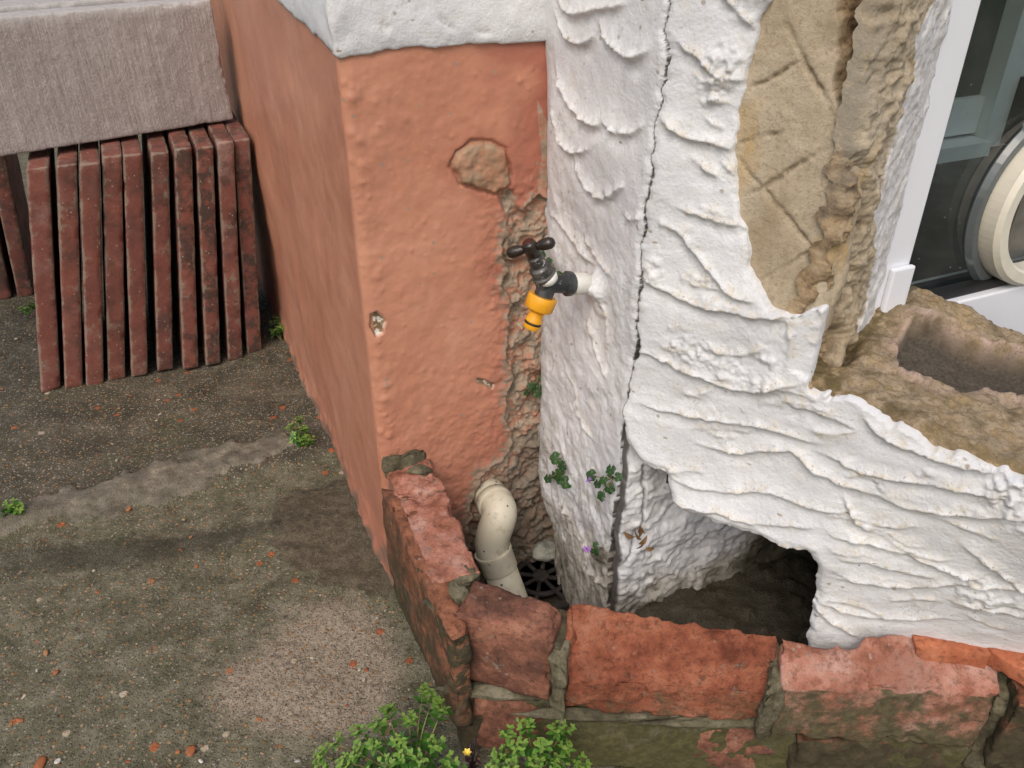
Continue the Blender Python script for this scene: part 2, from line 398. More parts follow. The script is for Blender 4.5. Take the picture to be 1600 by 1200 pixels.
def m_ground():
    m = M('weathered_aggregate_concrete', .88, .25)
    xyz = m.new('ShaderNodeSeparateXYZ', {'Vector': m.co}).outputs
    vec = m.new('ShaderNodeCombineXYZ', {'X': xyz[0], 'Y': xyz[1], 'Z': 0.0}).outputs[0]
    wv = m.new('ShaderNodeVectorMath', {0: vec, 1: m.new('ShaderNodeVectorMath', {0: m.new('ShaderNodeTexNoise', {'Vector': vec, 'Scale': 160.0}).outputs['Color'], 1: (.004, .004, .004)}, operation='MULTIPLY').outputs[0]}, operation='ADD').outputs[0]
    agg = m.attr('agg')
    base = m.ramp(m.noise(13, 7, .7, vec), [(.3, (.045, .041, .028)), (.45, (.078, .069, .047)), (.56, (.115, .10, .07)), (.7, (.17, .145, .105))])
    low = m.ramp(m.noise(22, 8, .75, vec), [(.3, (.065, .061, .036)), (.45, (.115, .106, .066)), (.55, (.165, .150, .10)), (.7, (.25, .225, .165))])
    c = m.mix(agg, low, base)
    pn = m.step(m.math('ADD', m.attr('pale'), m.math('MULTIPLY', m.math('SUBTRACT', m.noise(60, 7, .75, vec), .5), 1.1)), .25, .85)
    c = m.mix(m.math('MULTIPLY', pn, .85), c, m.mix(m.step(m.noise(150, 5, .7, vec), .4, .65), (.27, .215, .155), (.42, .34, .26)))
    spot = m.noise(95, 7, .8, vec); c = m.mix(m.math('MULTIPLY', m.step(spot, .47, .36), .65), c, (.03, .028, .02)); c = m.mix(m.math('MULTIPLY', m.step(spot, .56, .68), .5), c, (.33, .29, .22))
    mo = m.noise(7, 8, .75, vec); c = m.mix(m.math('MULTIPLY', m.step(mo, .52, .62), .4), c, (.085, .085, .04))
    crk = m.math('ABSOLUTE', m.math('SUBTRACT', m.noise(6, 8, .72, vec), .5)); c = m.mix(m.math('MULTIPLY', m.math('MULTIPLY', m.step(crk, .004, .001), m.step(m.noise(4, 2, .5, vec), .5, .56)), .85), c, (.02, .018, .013))
    # sand and grit
    d, vc = m.voro(330, wv); r = m.sep(vc)
    g = m.ramp(r[0], [(.0, (.014, .013, .010)), (.40, (.055, .048, .033)), (.72, (.17, .145, .10)), (.95, (.50, .45, .38))])
    c = m.mix(m.math('MULTIPLY', m.step(d, .5, .25), m.math('ADD', .5, m.math('MULTIPLY', agg, .3))), c, g)
    hgt = m.math('MULTIPLY', m.step(d, .5, .1), .5)
    # pebbles, two sizes
    for sc, th, cols in ((150, .66, [(0, (.20, .075, .025)), (.3, (.33, .19, .08)), (.6, (.42, .36, .28)), (1, (.55, .51, .45))]),
                         (58, .955, [(0, (.34, .095, .035)), (.4, (.42, .14, .05)), (.7, (.36, .23, .10)), (1, (.50, .43, .33))])):
        d, vc = m.voro(sc, wv); r = m.sep(vc)
        msk = m.math('MULTIPLY', m.step(r[1], th, th+.01), m.step(d, .36, .27))
        msk = m.math('MULTIPLY', msk, m.math('SUBTRACT', 1, m.attr('smooth')))
        c = m.mix(m.math('MULTIPLY', msk, .85), c, m.ramp(r[2], cols))
        hgt = m.math('ADD', hgt, m.math('MULTIPLY', msk, m.math('SUBTRACT', .8, d)))
    mc = m.ramp(m.noise(30, 7, .65, vec), [(.3, (.08, .07, .05)), (.46, (.15, .133, .10)), (.58, (.21, .185, .14)), (.72, (.38, .32, .22))])
    mc = m.mix(m.math('MULTIPLY', m.step(m.noise(170, 5, .75, vec), .56, .66), .8), mc, (.06, .055, .04))
    c = m.mix(m.step(m.math('ADD', m.attr('mortar'), m.math('MULTIPLY', m.math('SUBTRACT', m.noise(120, 5, .7, vec), .5), .7)), .4, .6), c, mc)
    mud = m.mix(m.step(m.noise(60, 7, .75, vec), .4, .62), (.075, .062, .04), (.135, .112, .075))
    mud = m.mix(m.math('MULTIPLY', m.step(m.noise(210, 5, .75, vec), .55, .66), .6), mud, (.24, .20, .15)); mud = m.mix(m.math('MULTIPLY', m.step(m.noise(160, 5, .75, vec), .44, .36), .6), mud, (.03, .026, .018))
    c = m.mix(m.step(m.math('ADD', m.attr('mud'), m.math('MULTIPLY', m.math('SUBTRACT', m.noise(55, 7, .75, vec), .5), .8)), .44, .56), c, mud)
    c = m.mix(m.math('MULTIPLY', m.step(m.math('ADD', m.attr('wet_and_shade'), m.math('MULTIPLY', m.math('SUBTRACT', m.noise(48, 8, .8, vec), .5), 2.2)), .35, 1.0), .6), c, (.028, .025, .018))
    m.bump(m.noise(45, 7, .7, vec), .006, .6); m.bump(hgt, .0022, .8); m.bump(m.noise(600, 3, .6, vec), .0008, .7)
    return m.done(c, m.math('SUBTRACT', .9, m.math('MULTIPLY', m.attr('wet_and_shade'), .25)))
def m_tile():
    m = M('worn_red_quarry_tile', .66, .35); m.shifted(); r = m.rnd()
    a = m.mix(r, (.17, .055, .045), (.25, .085, .062))
    c = m.ramp(m.noise(17, 7, .7), [(.3, (.055, .036, .031)), (.44, (.145, .055, .042)), (.56, (.215, .078, .055)), (.72, (.30, .145, .11))])
    c = m.mix(.45, c, a)
    dk = m.math('MULTIPLY', m.attr('moss'), m.step(m.noise(22, 7, .75), .44, .58))
    c = m.mix(m.math('MULTIPLY', dk, .9), c, (.045, .037, .03))
    gy = m.step(m.math('ADD', m.noise(34, 7, .72), m.math('MULTIPLY', m.attr('edge'), .22)), .58, .68)
    c = m.mix(m.math('MULTIPLY', gy, .75), c, (.235, .19, .145))
    pk = m.math('MULTIPLY', m.step(m.noise(12, 5, .7), .5, .68), m.attr('bloom'))
    c = m.mix(m.math('MULTIPLY', pk, .5), c, (.42, .27, .235))
    d, vc = m.voro(300); q = m.sep(vc)
    c = m.mix(m.math('MULTIPLY', m.step(q[0], .982, .985), m.step(d, .4, .25)), c, (.40, .34, .29))
    m.bump(m.noise(60, 6, .7), .002, .6); m.bump(m.noise(350, 4), .0007, .6)
    return m.done(c)
def m_slab():
    m = M('combed_grey_concrete', .9, .2)
    st = m.noise(95, 4, .6, m.map((1, 1, .035))); gr = m.noise(260, 5, .7)
    c = m.ramp(m.noise(8, 6, .65), [(.3, (.30, .27, .255)), (.5, (.36, .325, .31)), (.7, (.43, .40, .385))])
    c = m.mix(m.math('MULTIPLY', m.step(st, .42, .58), .35), c, (.25, .215, .20))
    c = m.mix(m.math('MULTIPLY', m.step(gr, .5, .68), .5), c, (.56, .53, .50))
    c = m.mix(m.math('MULTIPLY', m.step(gr, .45, .33), .5), c, (.16, .14, .13))
    c = m.mix(m.math('MULTIPLY', m.step(m.attr('up'), .9, .995), .6), c, (.52, .51, .50))  # block tops painted lighter, as if catching the sky
    m.bump(st, .004, .7); m.bump(gr, .0018, .8)
    return m.done(c)
def m_leaf(name, a, b, tip=None):
    m = M(name, .45, .45)
    m.b.inputs['Subsurface Weight'].default_value = 0
    c = m.mix(m.attr('tone'), a, b)
    if tip: c = m.mix(m.attr('tip'), c, tip)
    c = m.mix(m.math('MULTIPLY', m.step(m.noise(220, 4), .5, .7), .25), c, tuple(q*.6 for q in a))
    m.bump(m.noise(500, 3), .0006, .5)
    m.done(c)
    tr = m.new('ShaderNodeBsdfTranslucent', {'Color': c}).outputs[0]
    mx = m.new('ShaderNodeMixShader', {0: .28, 1: m.b.outputs[0], 2: tr})
    m.t.links.new(mx.outputs[0], m.t.nodes['Material Output'].inputs[0]); return m.m
WHITE, TERRA, TAN, SILL, GROUND, TILE, SLAB = m_white(), m_terra(), m_tan(), m_sill(), m_ground(), m_tile(), m_slab()
B_PINK = m_brick('salmon_brick', [(.26, .10, .06), (.40, .17, .115), (.47, .24, .18), (.52, .33, .27)], mossk=.1, dust=.5)
B_BROWN = m_brick('brown_brick', [(.10, .05, .035), (.19, .085, .058), (.27, .115, .075), (.36, .17, .11)], mossk=.25)
B_RED = m_brick('spalled_red_brick', [(.15, .045, .026), (.27, .085, .047), (.36, .125, .068), (.42, .18, .11)], mossk=.15, spall=1.9, dust=.25)
B_MOSS = m_brick('mossy_brick', [(.11, .055, .034), (.19, .08, .046), (.30, .12, .065), (.36, .155, .09)], mossk=.85, moss=(.055, .045, .026))
B_ORANGE = m_brick('fresh_orange_brick', [(.38, .12, .06), (.46, .15, .075), (.52, .19, .10), (.55, .25, .15)], mossk=.0, spall=.5, dust=.1)
MORTAR = m_brick('olive_mortar', [(.06, .052, .032), (.115, .10, .062), (.17, .15, .095), (.24, .21, .15)], mossk=.3, moss=(.075, .068, .03), dust=.3)
CORE = plain('dark_masonry_core', (.10, .08, .06), .95, .1, .4, 30, .003)
UPVC = plain('white_upvc', (.80, .81, .85), .28, .5, .015, 20)
CREAM = plain('cream_plastic', (.70, .66, .55), .35, .5, .04, 60)
PIPE = None
def m_pipe():
    m = M('aged_cream_pvc', .5, .4)
    c = m.mix(m.step(m.noise(25, 5), .35, .7), (.60, .555, .43), (.66, .62, .50))
    c = m.mix(m.math('MULTIPLY', m.step(m.noise(70, 6, .7), .54, .68), .55), c, (.33, .29, .20))
    d, vc = m.voro(130); r = m.sep(vc)
    c = m.mix(m.math('MULTIPLY', m.step(r[0], .86, .88), m.step(d, .3, .18)), c, (.09, .075, .05))
    m.bump(m.noise(60, 3), .001, .3)
    return m.done(c)
PIPE = m_pipe()
YELLOW = plain('yellow_plastic', (.80, .36, .015), .4, .5, .05, 90)
RUBBER = plain('black_rubber', (.012, .012, .012), .5, .4)
def m_metal(name, a, b, rough, paint):
    m = M(name, rough, .5)
    c = m.mix(m.step(m.noise(60, 5, .6), .4, .65), a, b)
    c = m.mix(m.step(m.noise(95, 5, .7), .66-paint, .70-paint), c, (.55, .54, .50))
    m.bump(m.noise(240, 4), .0008, .6); return m.done(c)
TAPMETAL = m_metal('old_black_painted_brass', (.022, .024, .026), (.06, .066, .07), .42, .02)
TAPSTEM = m_metal('tarnished_stem', (.03, .028, .026), (.12, .11, .10), .4, .05)
HANDLE = m_metal('brown_black_handle', (.022, .015, .011), (.035, .027, .02), .25, -.02)
PAINTED = m_metal('paint_caked_metal', (.62, .61, .56), (.70, .69, .65), .55, .0)
IRON = plain('dirty_iron_grating', (.035, .03, .027), .8, .3, .4, 90, .001)
# ------------------------------------------------------------------ the plan of the place
u = V3(.914, .407, 0); u /= np.linalg.norm(u); v = V3(-u[1], u[0], 0)
d = V3(.79, -.61, 0); d /= np.linalg.norm(d); nin = V3(-d[1], d[0], 0)
P0 = V3(-.164, .828, 0); Pi = P0+.2145*u; Po = V3(.1216, .714, 0); Po = Pi-v*np.dot(Pi-Po, v)
JW = .1727; J = Po+JW*d; K0 = J+.153*nin
Z = V3(0, 0, 1)
PF = Plane(P0, u, Z, -v)              # painted front of the pier
PS = Plane(P0, v, Z, -u)              # painted side of the pier
PR = Plane(Pi, -v, Z, -u)             # white return
class BayPlane(Plane):                # the bay wall leans out over its foot towards the right
    def lean(s, S, T): return -.52*np.clip(S-.20, 0, .4)*sm(.46, .12, T)
    def st(s, pts, off=0.0):
        out = []
        for p in pts:
            o = off
            for _ in range(6):
                q = Plane.st(s, [p], o)[0]; o = off+float(s.lean(q[0], q[1]))
            out.append(q)
        return np.array(out)
PD = BayPlane(Po, d, Z, -nin)         # white bay wall
ZS = .470
PB = Plane(Po, u, Z, -v)              # side of the recess under the bay
PJ = Plane(J, nin, Z, d)              # broken jamb
PG = Plane((0, 0, 0), (1, 0, 0), (0, 1, 0))
RETW = np.dot(Po-Pi, -v)
XY = lambda p: (p[0], p[1])

def ridges(pl, S, T, curves, off=0.0):
    """trowelled plaster: each stroke rises gently and ends in a sharp lip"""
    h = np.zeros(S.shape); lip = np.zeros(S.shape)
    P = ST3(S, T, 3.3)
    wx, wy = fbm(P, 55, 4, 21)*.0020, fbm(P, 55, 4, 22)*.0020
    rag = fbm(P, 150, 3, 23)
    for i, (pts, amp, wu) in enumerate(curves):
        ln = pl.st(catmull(pts, 4), off)
        bb0, bb1 = ln.min(0)-wu*2.2, ln.max(0)+wu*2.2
        m = (S > bb0[0]) & (S < bb1[0]) & (T > bb0[1]) & (T < bb1[1])
        if not m.any(): continue
        q, sd, par = pdist(S[m]+wx[m], T[m]+wy[m], ln)
        a = .8*amp*np.clip(np.sin(math.pi*np.clip(par, .02, .98))*1.7, 0, 1)*(1+.35*np.sin(par*23+i*2.1)*np.sin(par*9+i)+.25*rag[m])
        up = .55*np.clip(1-q/wu, 0, 1)**2.2+.45*np.exp(-q/.0035); dn = np.exp(-(q/.0021)**1.5)
        h[m] += a*np.where(sd > 0, up, dn)
        h[m] -= amp*.30*np.where(sd < 0, np.exp(-((q-.008)/.007)**2), 0)*np.clip(a/amp, 0, 1)
        lip[m] = np.maximum(lip[m], np.where(sd > 0, np.exp(-(q/.0065)**1.3), .3*np.exp(-(q/.002)**2))*np.clip(a/amp, 0, 1))
    return h, lip
CRACK = [(1046, -120), (1044, -40), (1042, 0), (1036, 50), (1037, 90), (1030, 150), (1020, 205), (1021, 235), (1012, 290), (1006, 350), (1000, 420), (996, 480),
         (990, 520), (985, 570), (978, 615), (975, 660), (968, 710), (962, 760), (957, 800), (946, 850), (944, 900), (942, 945), (940, 1010), (938, 1100)]

# ------------------------------------------------------------------ ground and pit floor
def ground_f(S, T):
    P = ST3(S, T)
    px = lambda pts: PG.st(pts)
    wob = fbm(P, 22, 4, 3)*.018
    band = sdpoly(S, T+wob*.5, px([(-200, 860), (20, 798), (100, 768), (230, 728), (370, 692), (440, 685), (505, 690), (470, 706), (420, 722), (340, 750), (260, 775), (180, 800), (60, 817), (-200, 905)]))
    mort = sm(-.010, .012, band+fbm(P, 45, 4, 6)*.012)
    mud = sm(-.012, .015, sdpoly(S+wob, T+wob, px([(455, 770), (600, 740), (620, 930), (545, 905), (490, 915), (450, 880), (430, 830)])))
    q0 = PG.st([(250, 765)])[0]; q1 = PG.st([(470, 720)])[0]; dd = (q1-q0)/np.linalg.norm(q1-q0)
    lower = sm(.01, -.02, (T-q0[1])*dd[0]-(S-q0[0])*dd[1])
    def blob(x, y, rx, ry, rot=0):
        c = PG.st([(x, y)])[0]; a, b = S-c[0], T-c[1]
        a, b = a*math.cos(rot)+b*math.sin(rot), -a*math.sin(rot)+b*math.cos(rot)
        return np.exp(-((a/rx)**2+(b/ry)**2))
    pale = np.clip(blob(520, 1000, .09, .10)+.85*blob(430, 1080, .10, .06)+.5*blob(560, 1080, .05, .06)+.5*blob(450, 820, .07, .04), 0, 1)
    wet_and_shade = np.clip(blob(330, 835, .17, .035, .25)+.8*blob(70, 865, .16, .05)+.6*blob(500, 760, .06, .06)+.8*blob(200, 560, .6, .05, .4)*(1-mort)+.5*blob(620, 1180, .08, .06), 0, 1)
    h = fbm(P, 6, 3, 2)*.006+fbm(P, 60, 3, 9)*.0012
    h = h-lower*.008+mort*(.007+fbm(P, 70, 4, 5)*.002)+mud*.005
    h -= mort*.006*np.exp(-((fbm(P, 14, 4, 8)-.05)/.03)**2)
    h = np.where(inpoly(S, T, PITPOLY), -.5, h)
    hole = ~inpoly(S, T, PITPOLY)
    return h, hole, dict(mortar=mort, mud=mud, agg=1-lower, pale=pale*lower*(1-mud), wet_and_shade=wet_and_shade*(1-mort*.6), smooth=np.clip(mud+mort*.8, 0, 1))
inn = [atz(640, 760, .1), atz(735, 935, .1)]
PITPOLY = np.array([P0[:2]+.02*u[:2]+.02*v[:2], (-.12, .80), (-.06, .63), (.03, .575), (.3, .53), (.75, .52), (1.2, .52), (1.2, 1.6), (-.3, 1.6)])
EXT = []
gnd = sheet('ground', PG, -1.35, .75, .22, 2.35, .005, ground_f, GROUND, None, .05)
tag(gnd, kind='structure')
def ring(o):        # carry the same sheet outward to the horizon
    me = o.data
    import bmesh
    bm = bmesh.new(); bm.from_mesh(me)
    a, b, c_, e = -1.35, .75, .22, 2.35; L = 60; zz = -.004
    vs = [bm.verts.new((x, y, zz)) for x, y in ((a, c_), (b, c_), (b, e), (a, e), (-L, -L), (L, -L), (L, L), (-L, L))]
    for i in range(4): bm.faces.new((vs[i], vs[4+i], vs[4+(i+1) % 4], vs[(i+1) % 4]))
    bm.normal_update(); bm.to_mesh(me); bm.free()
ring(gnd)
def pit_f(S, T):
    P = ST3(S, T); c = Po[:2]
    rise = sm(.05, .18, S)*.125
    ok = T > np.interp(S, [-.2, -.10, -.06, .03, .08, .3, .7], [.80, .74, .645, .60, .585, .565, .56])
    return -.065+rise+fbm(P, 30, 4, 4)*.004+np.clip(fbm(P, 75, 3, 14)-.15, 0, 1)*.010*rise/.12, ok, dict(mortar=0*S, mud=0*S+.75, agg=0*S, pale=0*S, wet_and_shade=.75+.4*sm(.1, .25, S), smooth=0*S+.6)  # floor colour darkened further in, painting the shade of the recess
tag(sheet('pit_floor', PG, -.16, .62, .50, 1.15, .006, pit_f, GROUND, None, .02), kind='structure')

# ------------------------------------------------------------------ painted pier
pier = thing('pier', 'terracotta painted pier with a rough white band above, beside the stacked red tiles', 'wall', P0)
bumps = [(rng.uniform(0, .215), rng.uniform(.1, .69), rng.uniform(.0015, .0042), rng.uniform(.0003, .0010)) for _ in range(190)]
bumps += [(rng.uniform(.0, .02), rng.uniform(.2, .69), rng.uniform(.003, .007), rng.uniform(.0006, .0016)) for _ in range(34)]
TOPZ = PF.st([(530, 95)])[0][1]
def front_f(S, T):
    P = ST3(S, T, 1.7)
    wob, wob2 = fbm(P, 45, 4, 31)*.007, fbm(P, 45, 4, 32)*.007
    poly = PF.st([(858, 318), (838, 300), (822, 330), (806, 322), (790, 335), (786, 390), (790, 430), (794, 470), (800, 520), (792, 560), (796, 610), (788, 650), (800, 690),
                  (786, 720), (750, 752), (735, 790), (740, 900), (900, 1000), (900, 300)])
    sd = sdpoly(S+wob, T+wob2, poly)
    bare = sm(-.0015, .0015, sd)
    strip = sm(-.0012, .0012, sdpoly(S+wob*.3, T+wob2*.3, PF.st([(841, 150), (849, 175), (900, 300), (838, 312), (846, 240), (840, 190)])))
    plugp = PF.st([(706, 262), (714, 240), (735, 222), (770, 218), (792, 232), (797, 262), (795, 292), (775, 305), (745, 297), (716, 286)])
    ps = sdpoly(S+wob*.5, T+wob2*.5, plugp)
    plug = sm(-.001, .003, ps)
    chan = sm(-.003, .003, sdpoly(S+wob*.4, T+wob2*.4, PF.st([(780, 296), (800, 300), (812, 330), (815, 375), (790, 345)])))
    bare = np.maximum(bare, chan)
    chip = sm(-.001, .001, sdpoly(S, T, PF.st([(580, 492), (589, 487), (603, 502), (599, 521), (588, 527), (579, 512)], .0)))
    ch2 = sm(-.001, .001, sdpoly(S+wob*.3, T+wob2*.3, PF.st([(744, 592), (758, 594), (774, 600), (772, 608), (760, 604), (748, 602)])))
    h = fbm(P, 12, 3, 33)*.0013+fbm(P, 70, 3, 34)*.0005
    for a, b, r, k in bumps:
        m = (abs(S-a) < 3*r) & (abs(T-b) < 3*r)
        if m.any(): h[m] += k*np.exp(-(((S[m]-a)**2+(T[m]-b)**2)/r**2))
    low = sm(.42, .15, T)
    h += low*(1-bare)*fbm(P, 85, 4, 35)*.0011
    near = np.exp(-np.clip(-sd, 0, 1)/.02)
    h += near*(1-bare)*fbm(P, 110, 4, 36)*.0022
    rg = 1-np.abs(fbm(P, 26, 5, 37))
    h += bare*(-.007+rg*.007-.005+fbm(P, 70, 5, 38, .6)*.0045)
    h += .0028*np.exp(-(np.clip(-sd, 0, 1)/.006)**2)*(1-bare)
    h += plug*(.004+fbm(P, 50, 4, 39)*.003)-.006*np.exp(-((ps-.001)/.0022)**2)
    h += -chip*.006-ch2*.003
    h = h-.004*np.clip(1-S/.012, 0, 1)**2
    cr = np.zeros(S.shape)
    red = np.clip(sm(.145, .21, S+fbm(P, 20, 3, 40)*.03)*sm(.25, .5, T)+.85*near+.35*sm(.45, .1, T)+.5*np.exp(-(np.clip(-ps, 0, 1)/.015)**2), 0, 1)
    damp = sm(.16, -.02, T+fbm(P, 18, 4, 41)*.03-.12*sm(.12, .215, S))
    flake = np.clip(np.exp(-np.clip(-sd, 0, 1)/.012)*.35+.22*sm(.22, .12, T)*sm(.08, .16, S), 0, 1)*(1-bare)
    return h, None, dict(bare=np.maximum(bare, strip*.8), plug=plug*(1-bare*.3), chip=np.maximum(chip, ch2), red=red*(1-bare), damp=damp, streak=0*S, flake=flake)
sheet('painted_front', PF, 0, .275, -.08, TOPZ+.02, .0015, front_f, TERRA, pier, .012)
def side_f(S, T):
    P = ST3(S, T, 5.1)
    h = fbm(P, 5, 3, 51)*.004+fbm(P, 40, 3, 52)*.0005
    h = np.where(S < .01, h-.004*(1-S/.01)**2, h)
    base = .012+fbm(P, 25, 4, 53)*.02
    sc = 1-sm(0, .02, T-base)
    h += sc*fbm(P, 60, 4, 54)*.003+.004*sm(.05, .0, T-base)
    return h, None, dict(bare=sc*.42*(S < 2), plug=0*S, chip=0*S, red=.15+.5*sm(.35, .0, T), damp=sm(.06, -.02, T+fbm(P, 30, 4, 55)*.03)*.9, streak=0*S+1, flake=0*S)
sheet('painted_side', PS, .006, 1.35, -.03, 1.0, .004, side_f, TERRA, pier, .003)
# white band above the paint line, standing proud of it
WB = .0045
def wband(edge_px, pl, cuts):
    ln = pl.st(edge_px, WB); o = np.argsort(ln[:, 0]); ln = ln[o]
    def f(S, T):
        P = ST3(S, T, 7.7)
        e = np.interp(S, ln[:, 0], ln[:, 1])+fbm(P, 40, 4, 61)*.0016
        k = T-e
        h = WB-.003*np.exp(-(np.clip(k, 0, 1)/.006))+fbm(P, 10, 3, 62)*.0016+fbm(P, 90, 3, 63)*.0004
        if cuts:
            c, lp = ridges(pl, S, T, cuts, WB); h -= c*.8
        else: lp = 0*S
        h = h+.003*np.exp(-((S-.0)/.02)**2)*fbm(P, 30, 3, 64)
        return h, k > 0, dict(dirt_and_shade=.12*np.exp(-np.clip(k, 0, 1)/.006), lip=lp*.6, dark=0*S)
    return f
sheet('white_band', PF, -WB*.8, .236, TOPZ-.03, 1.05, .002,
      wband([(505, 88), (530, 95), (560, 90), (600, 82), (660, 76), (720, 73), (780, 70), (848, 67), (870, 66)], PF,
            [([(684, 22), (695, 38), (712, 50)], .003, .006), ([(738, 42), (750, 50), (770, 53)], .0025, .006), ([(595, 35), (603, 46), (612, 42)], .003, .005)]), WHITE, pier, .014)
sheet('white_band', PS, -WB*.8, 1.0, TOPZ-.06, 1.05, .003,
      wband([(535, 98), (525, 92), (505, 72), (480, 48), (455, 24), (432, 4), (400, -28), (340, -75), (260, -130)], PS, []), WHITE, pier, .014)
prism('masonry_core', [XY(P0+.02*u+.03*v), XY(Pi+.03*v), XY(Pi+1.6*v), XY(P0+.02*u+1.6*v)], -.09, 2.4, CORE, pier)

# ------------------------------------------------------------------ white bay wall
bay = thing('bay_wall', 'cracked white trowelled wall with a broken ochre edge and a dark hole at its foot', 'wall', Po)
RS = [([(868, -10), (890, 22), (935, 14), (980, 7)], .006, .020), ([(868, 20), (880, 48), (895, 66), (912, 70), (928, 52)], .0055, .016), ([(930, 30), (942, 52), (960, 72), (988, 91), (1019, 75)], .007, .022),
      ([(868, 95), (875, 130), (893, 165), (918, 189), (938, 192), (955, 178)], .007, .020), ([(942, 190), (968, 206), (995, 206), (1012, 192)], .0055, .016), ([(862, 150), (868, 189), (882, 224), (900, 238), (928, 231)], .006, .016),
      ([(900, 246), (910, 276), (928, 302), (949, 308), (984, 288)], .0065, .019), ([(975, 330), (990, 345), (1008, 340)], .003, .012),
      ([(850, 330), (880, 355), (905, 395), (935, 420)], .004, .014), ([(905, 360), (930, 400), (965, 440)], .004, .012), ([(940, 470), (950, 500), (948, 540)], .004, .010),
      ([(920, 500), (935, 560), (950, 600)], .004, .012), ([(880, 560), (900, 610), (905, 660)], .003, .012), ([(895, 610), (905, 650), (930, 690)], .004, .010),
      ([(862, 770), (885, 800), (905, 850), (925, 880)], .005, .016), ([(880, 770), (890, 820), (930, 870), (950, 880)], .004, .012), ([(905, 850), (915, 885), (945, 925)], .005, .012)]
def return_f(S, T):
    P = ST3(S, T, 9.2)
    ln = PR.st(CRACK); o = np.argsort(ln[:, 1]); ln = ln[o]
    cw = np.interp(T, ln[:, 1], ln[:, 0])+np.where(T > .40, fbm(ST3(0*S, T, 1.0), 60, 5, 73, .62)*.0026, fbm(ST3(0*S, T, 1.0), 45, 2, 73)*.0026)
    h, lip = ridges(PR, S, T, RS)
    lowk = sm(.62, .45, T)
    h = h+fbm(P, 10, 2, 71)*.003+fbm(P, 60, 3, 72)*.0004*(1+2*lowk)
    st = fbm(np.stack([S*1.0-T*.35, T*.45+S*.2, 0*S], -1), 60, 4, 74)
    h += lowk*np.clip(st-.15, 0, 1)*.0016
    rg = 1-np.abs(fbm(np.stack([S+T*.25, T*.5, 0*S], -1), 42, 4, 75))
    h += sm(.32, .12, T)*(rg-.6)*.0055
    h = h-.010*np.exp(-np.clip(S, 0, 1)/.012)*sm(.75, .6, T)
    d0 = cw-S
    h -= .030*sm(.14, .0, T)*np.exp(-np.clip(S, 0, 1)/.10)
    h -= .003*np.exp(-(d0/.004)**2)
    dirt_and_shade = np.clip(sm(.20, .02, T+fbm(P, 16, 4, 76)*.07)*.5+.22*sm(.55, .4, T)*np.exp(-S/.03)+.10*lowk+.30*sm(.07, .16, T)*sm(.34, .2, T)*np.clip(fbm(P, 25, 4, 77), 0, 1), 0, 1)
    dk = sm(.46, .40, T)*(.0006+.0014*np.clip(fbm(P, 40, 3, 126), -.6, 1)); dark = .95*sm(.0012+dk, .0002+dk, d0)
    h -= .012*sm(.0, -.0012, d0)*sm(.36, .42, T)
    m = (S < cw+.006*sm(.38, .42, T))
    hole = PR.st([(935, 452)])[0]
    h += .010*np.exp(-(((S-hole[0])**2+(T-hole[1])**2)/.017**2))*(1+.8*fbm(P, 70, 4, 78))
    return h, m, dict(dirt_and_shade=dirt_and_shade, lip=lip*(.4+.6*lowk), dark=dark)
sheet('return_render', PR, -.012, RETW+.03, -.08, 1.05, .0015, return_f, WHITE, bay, .012)
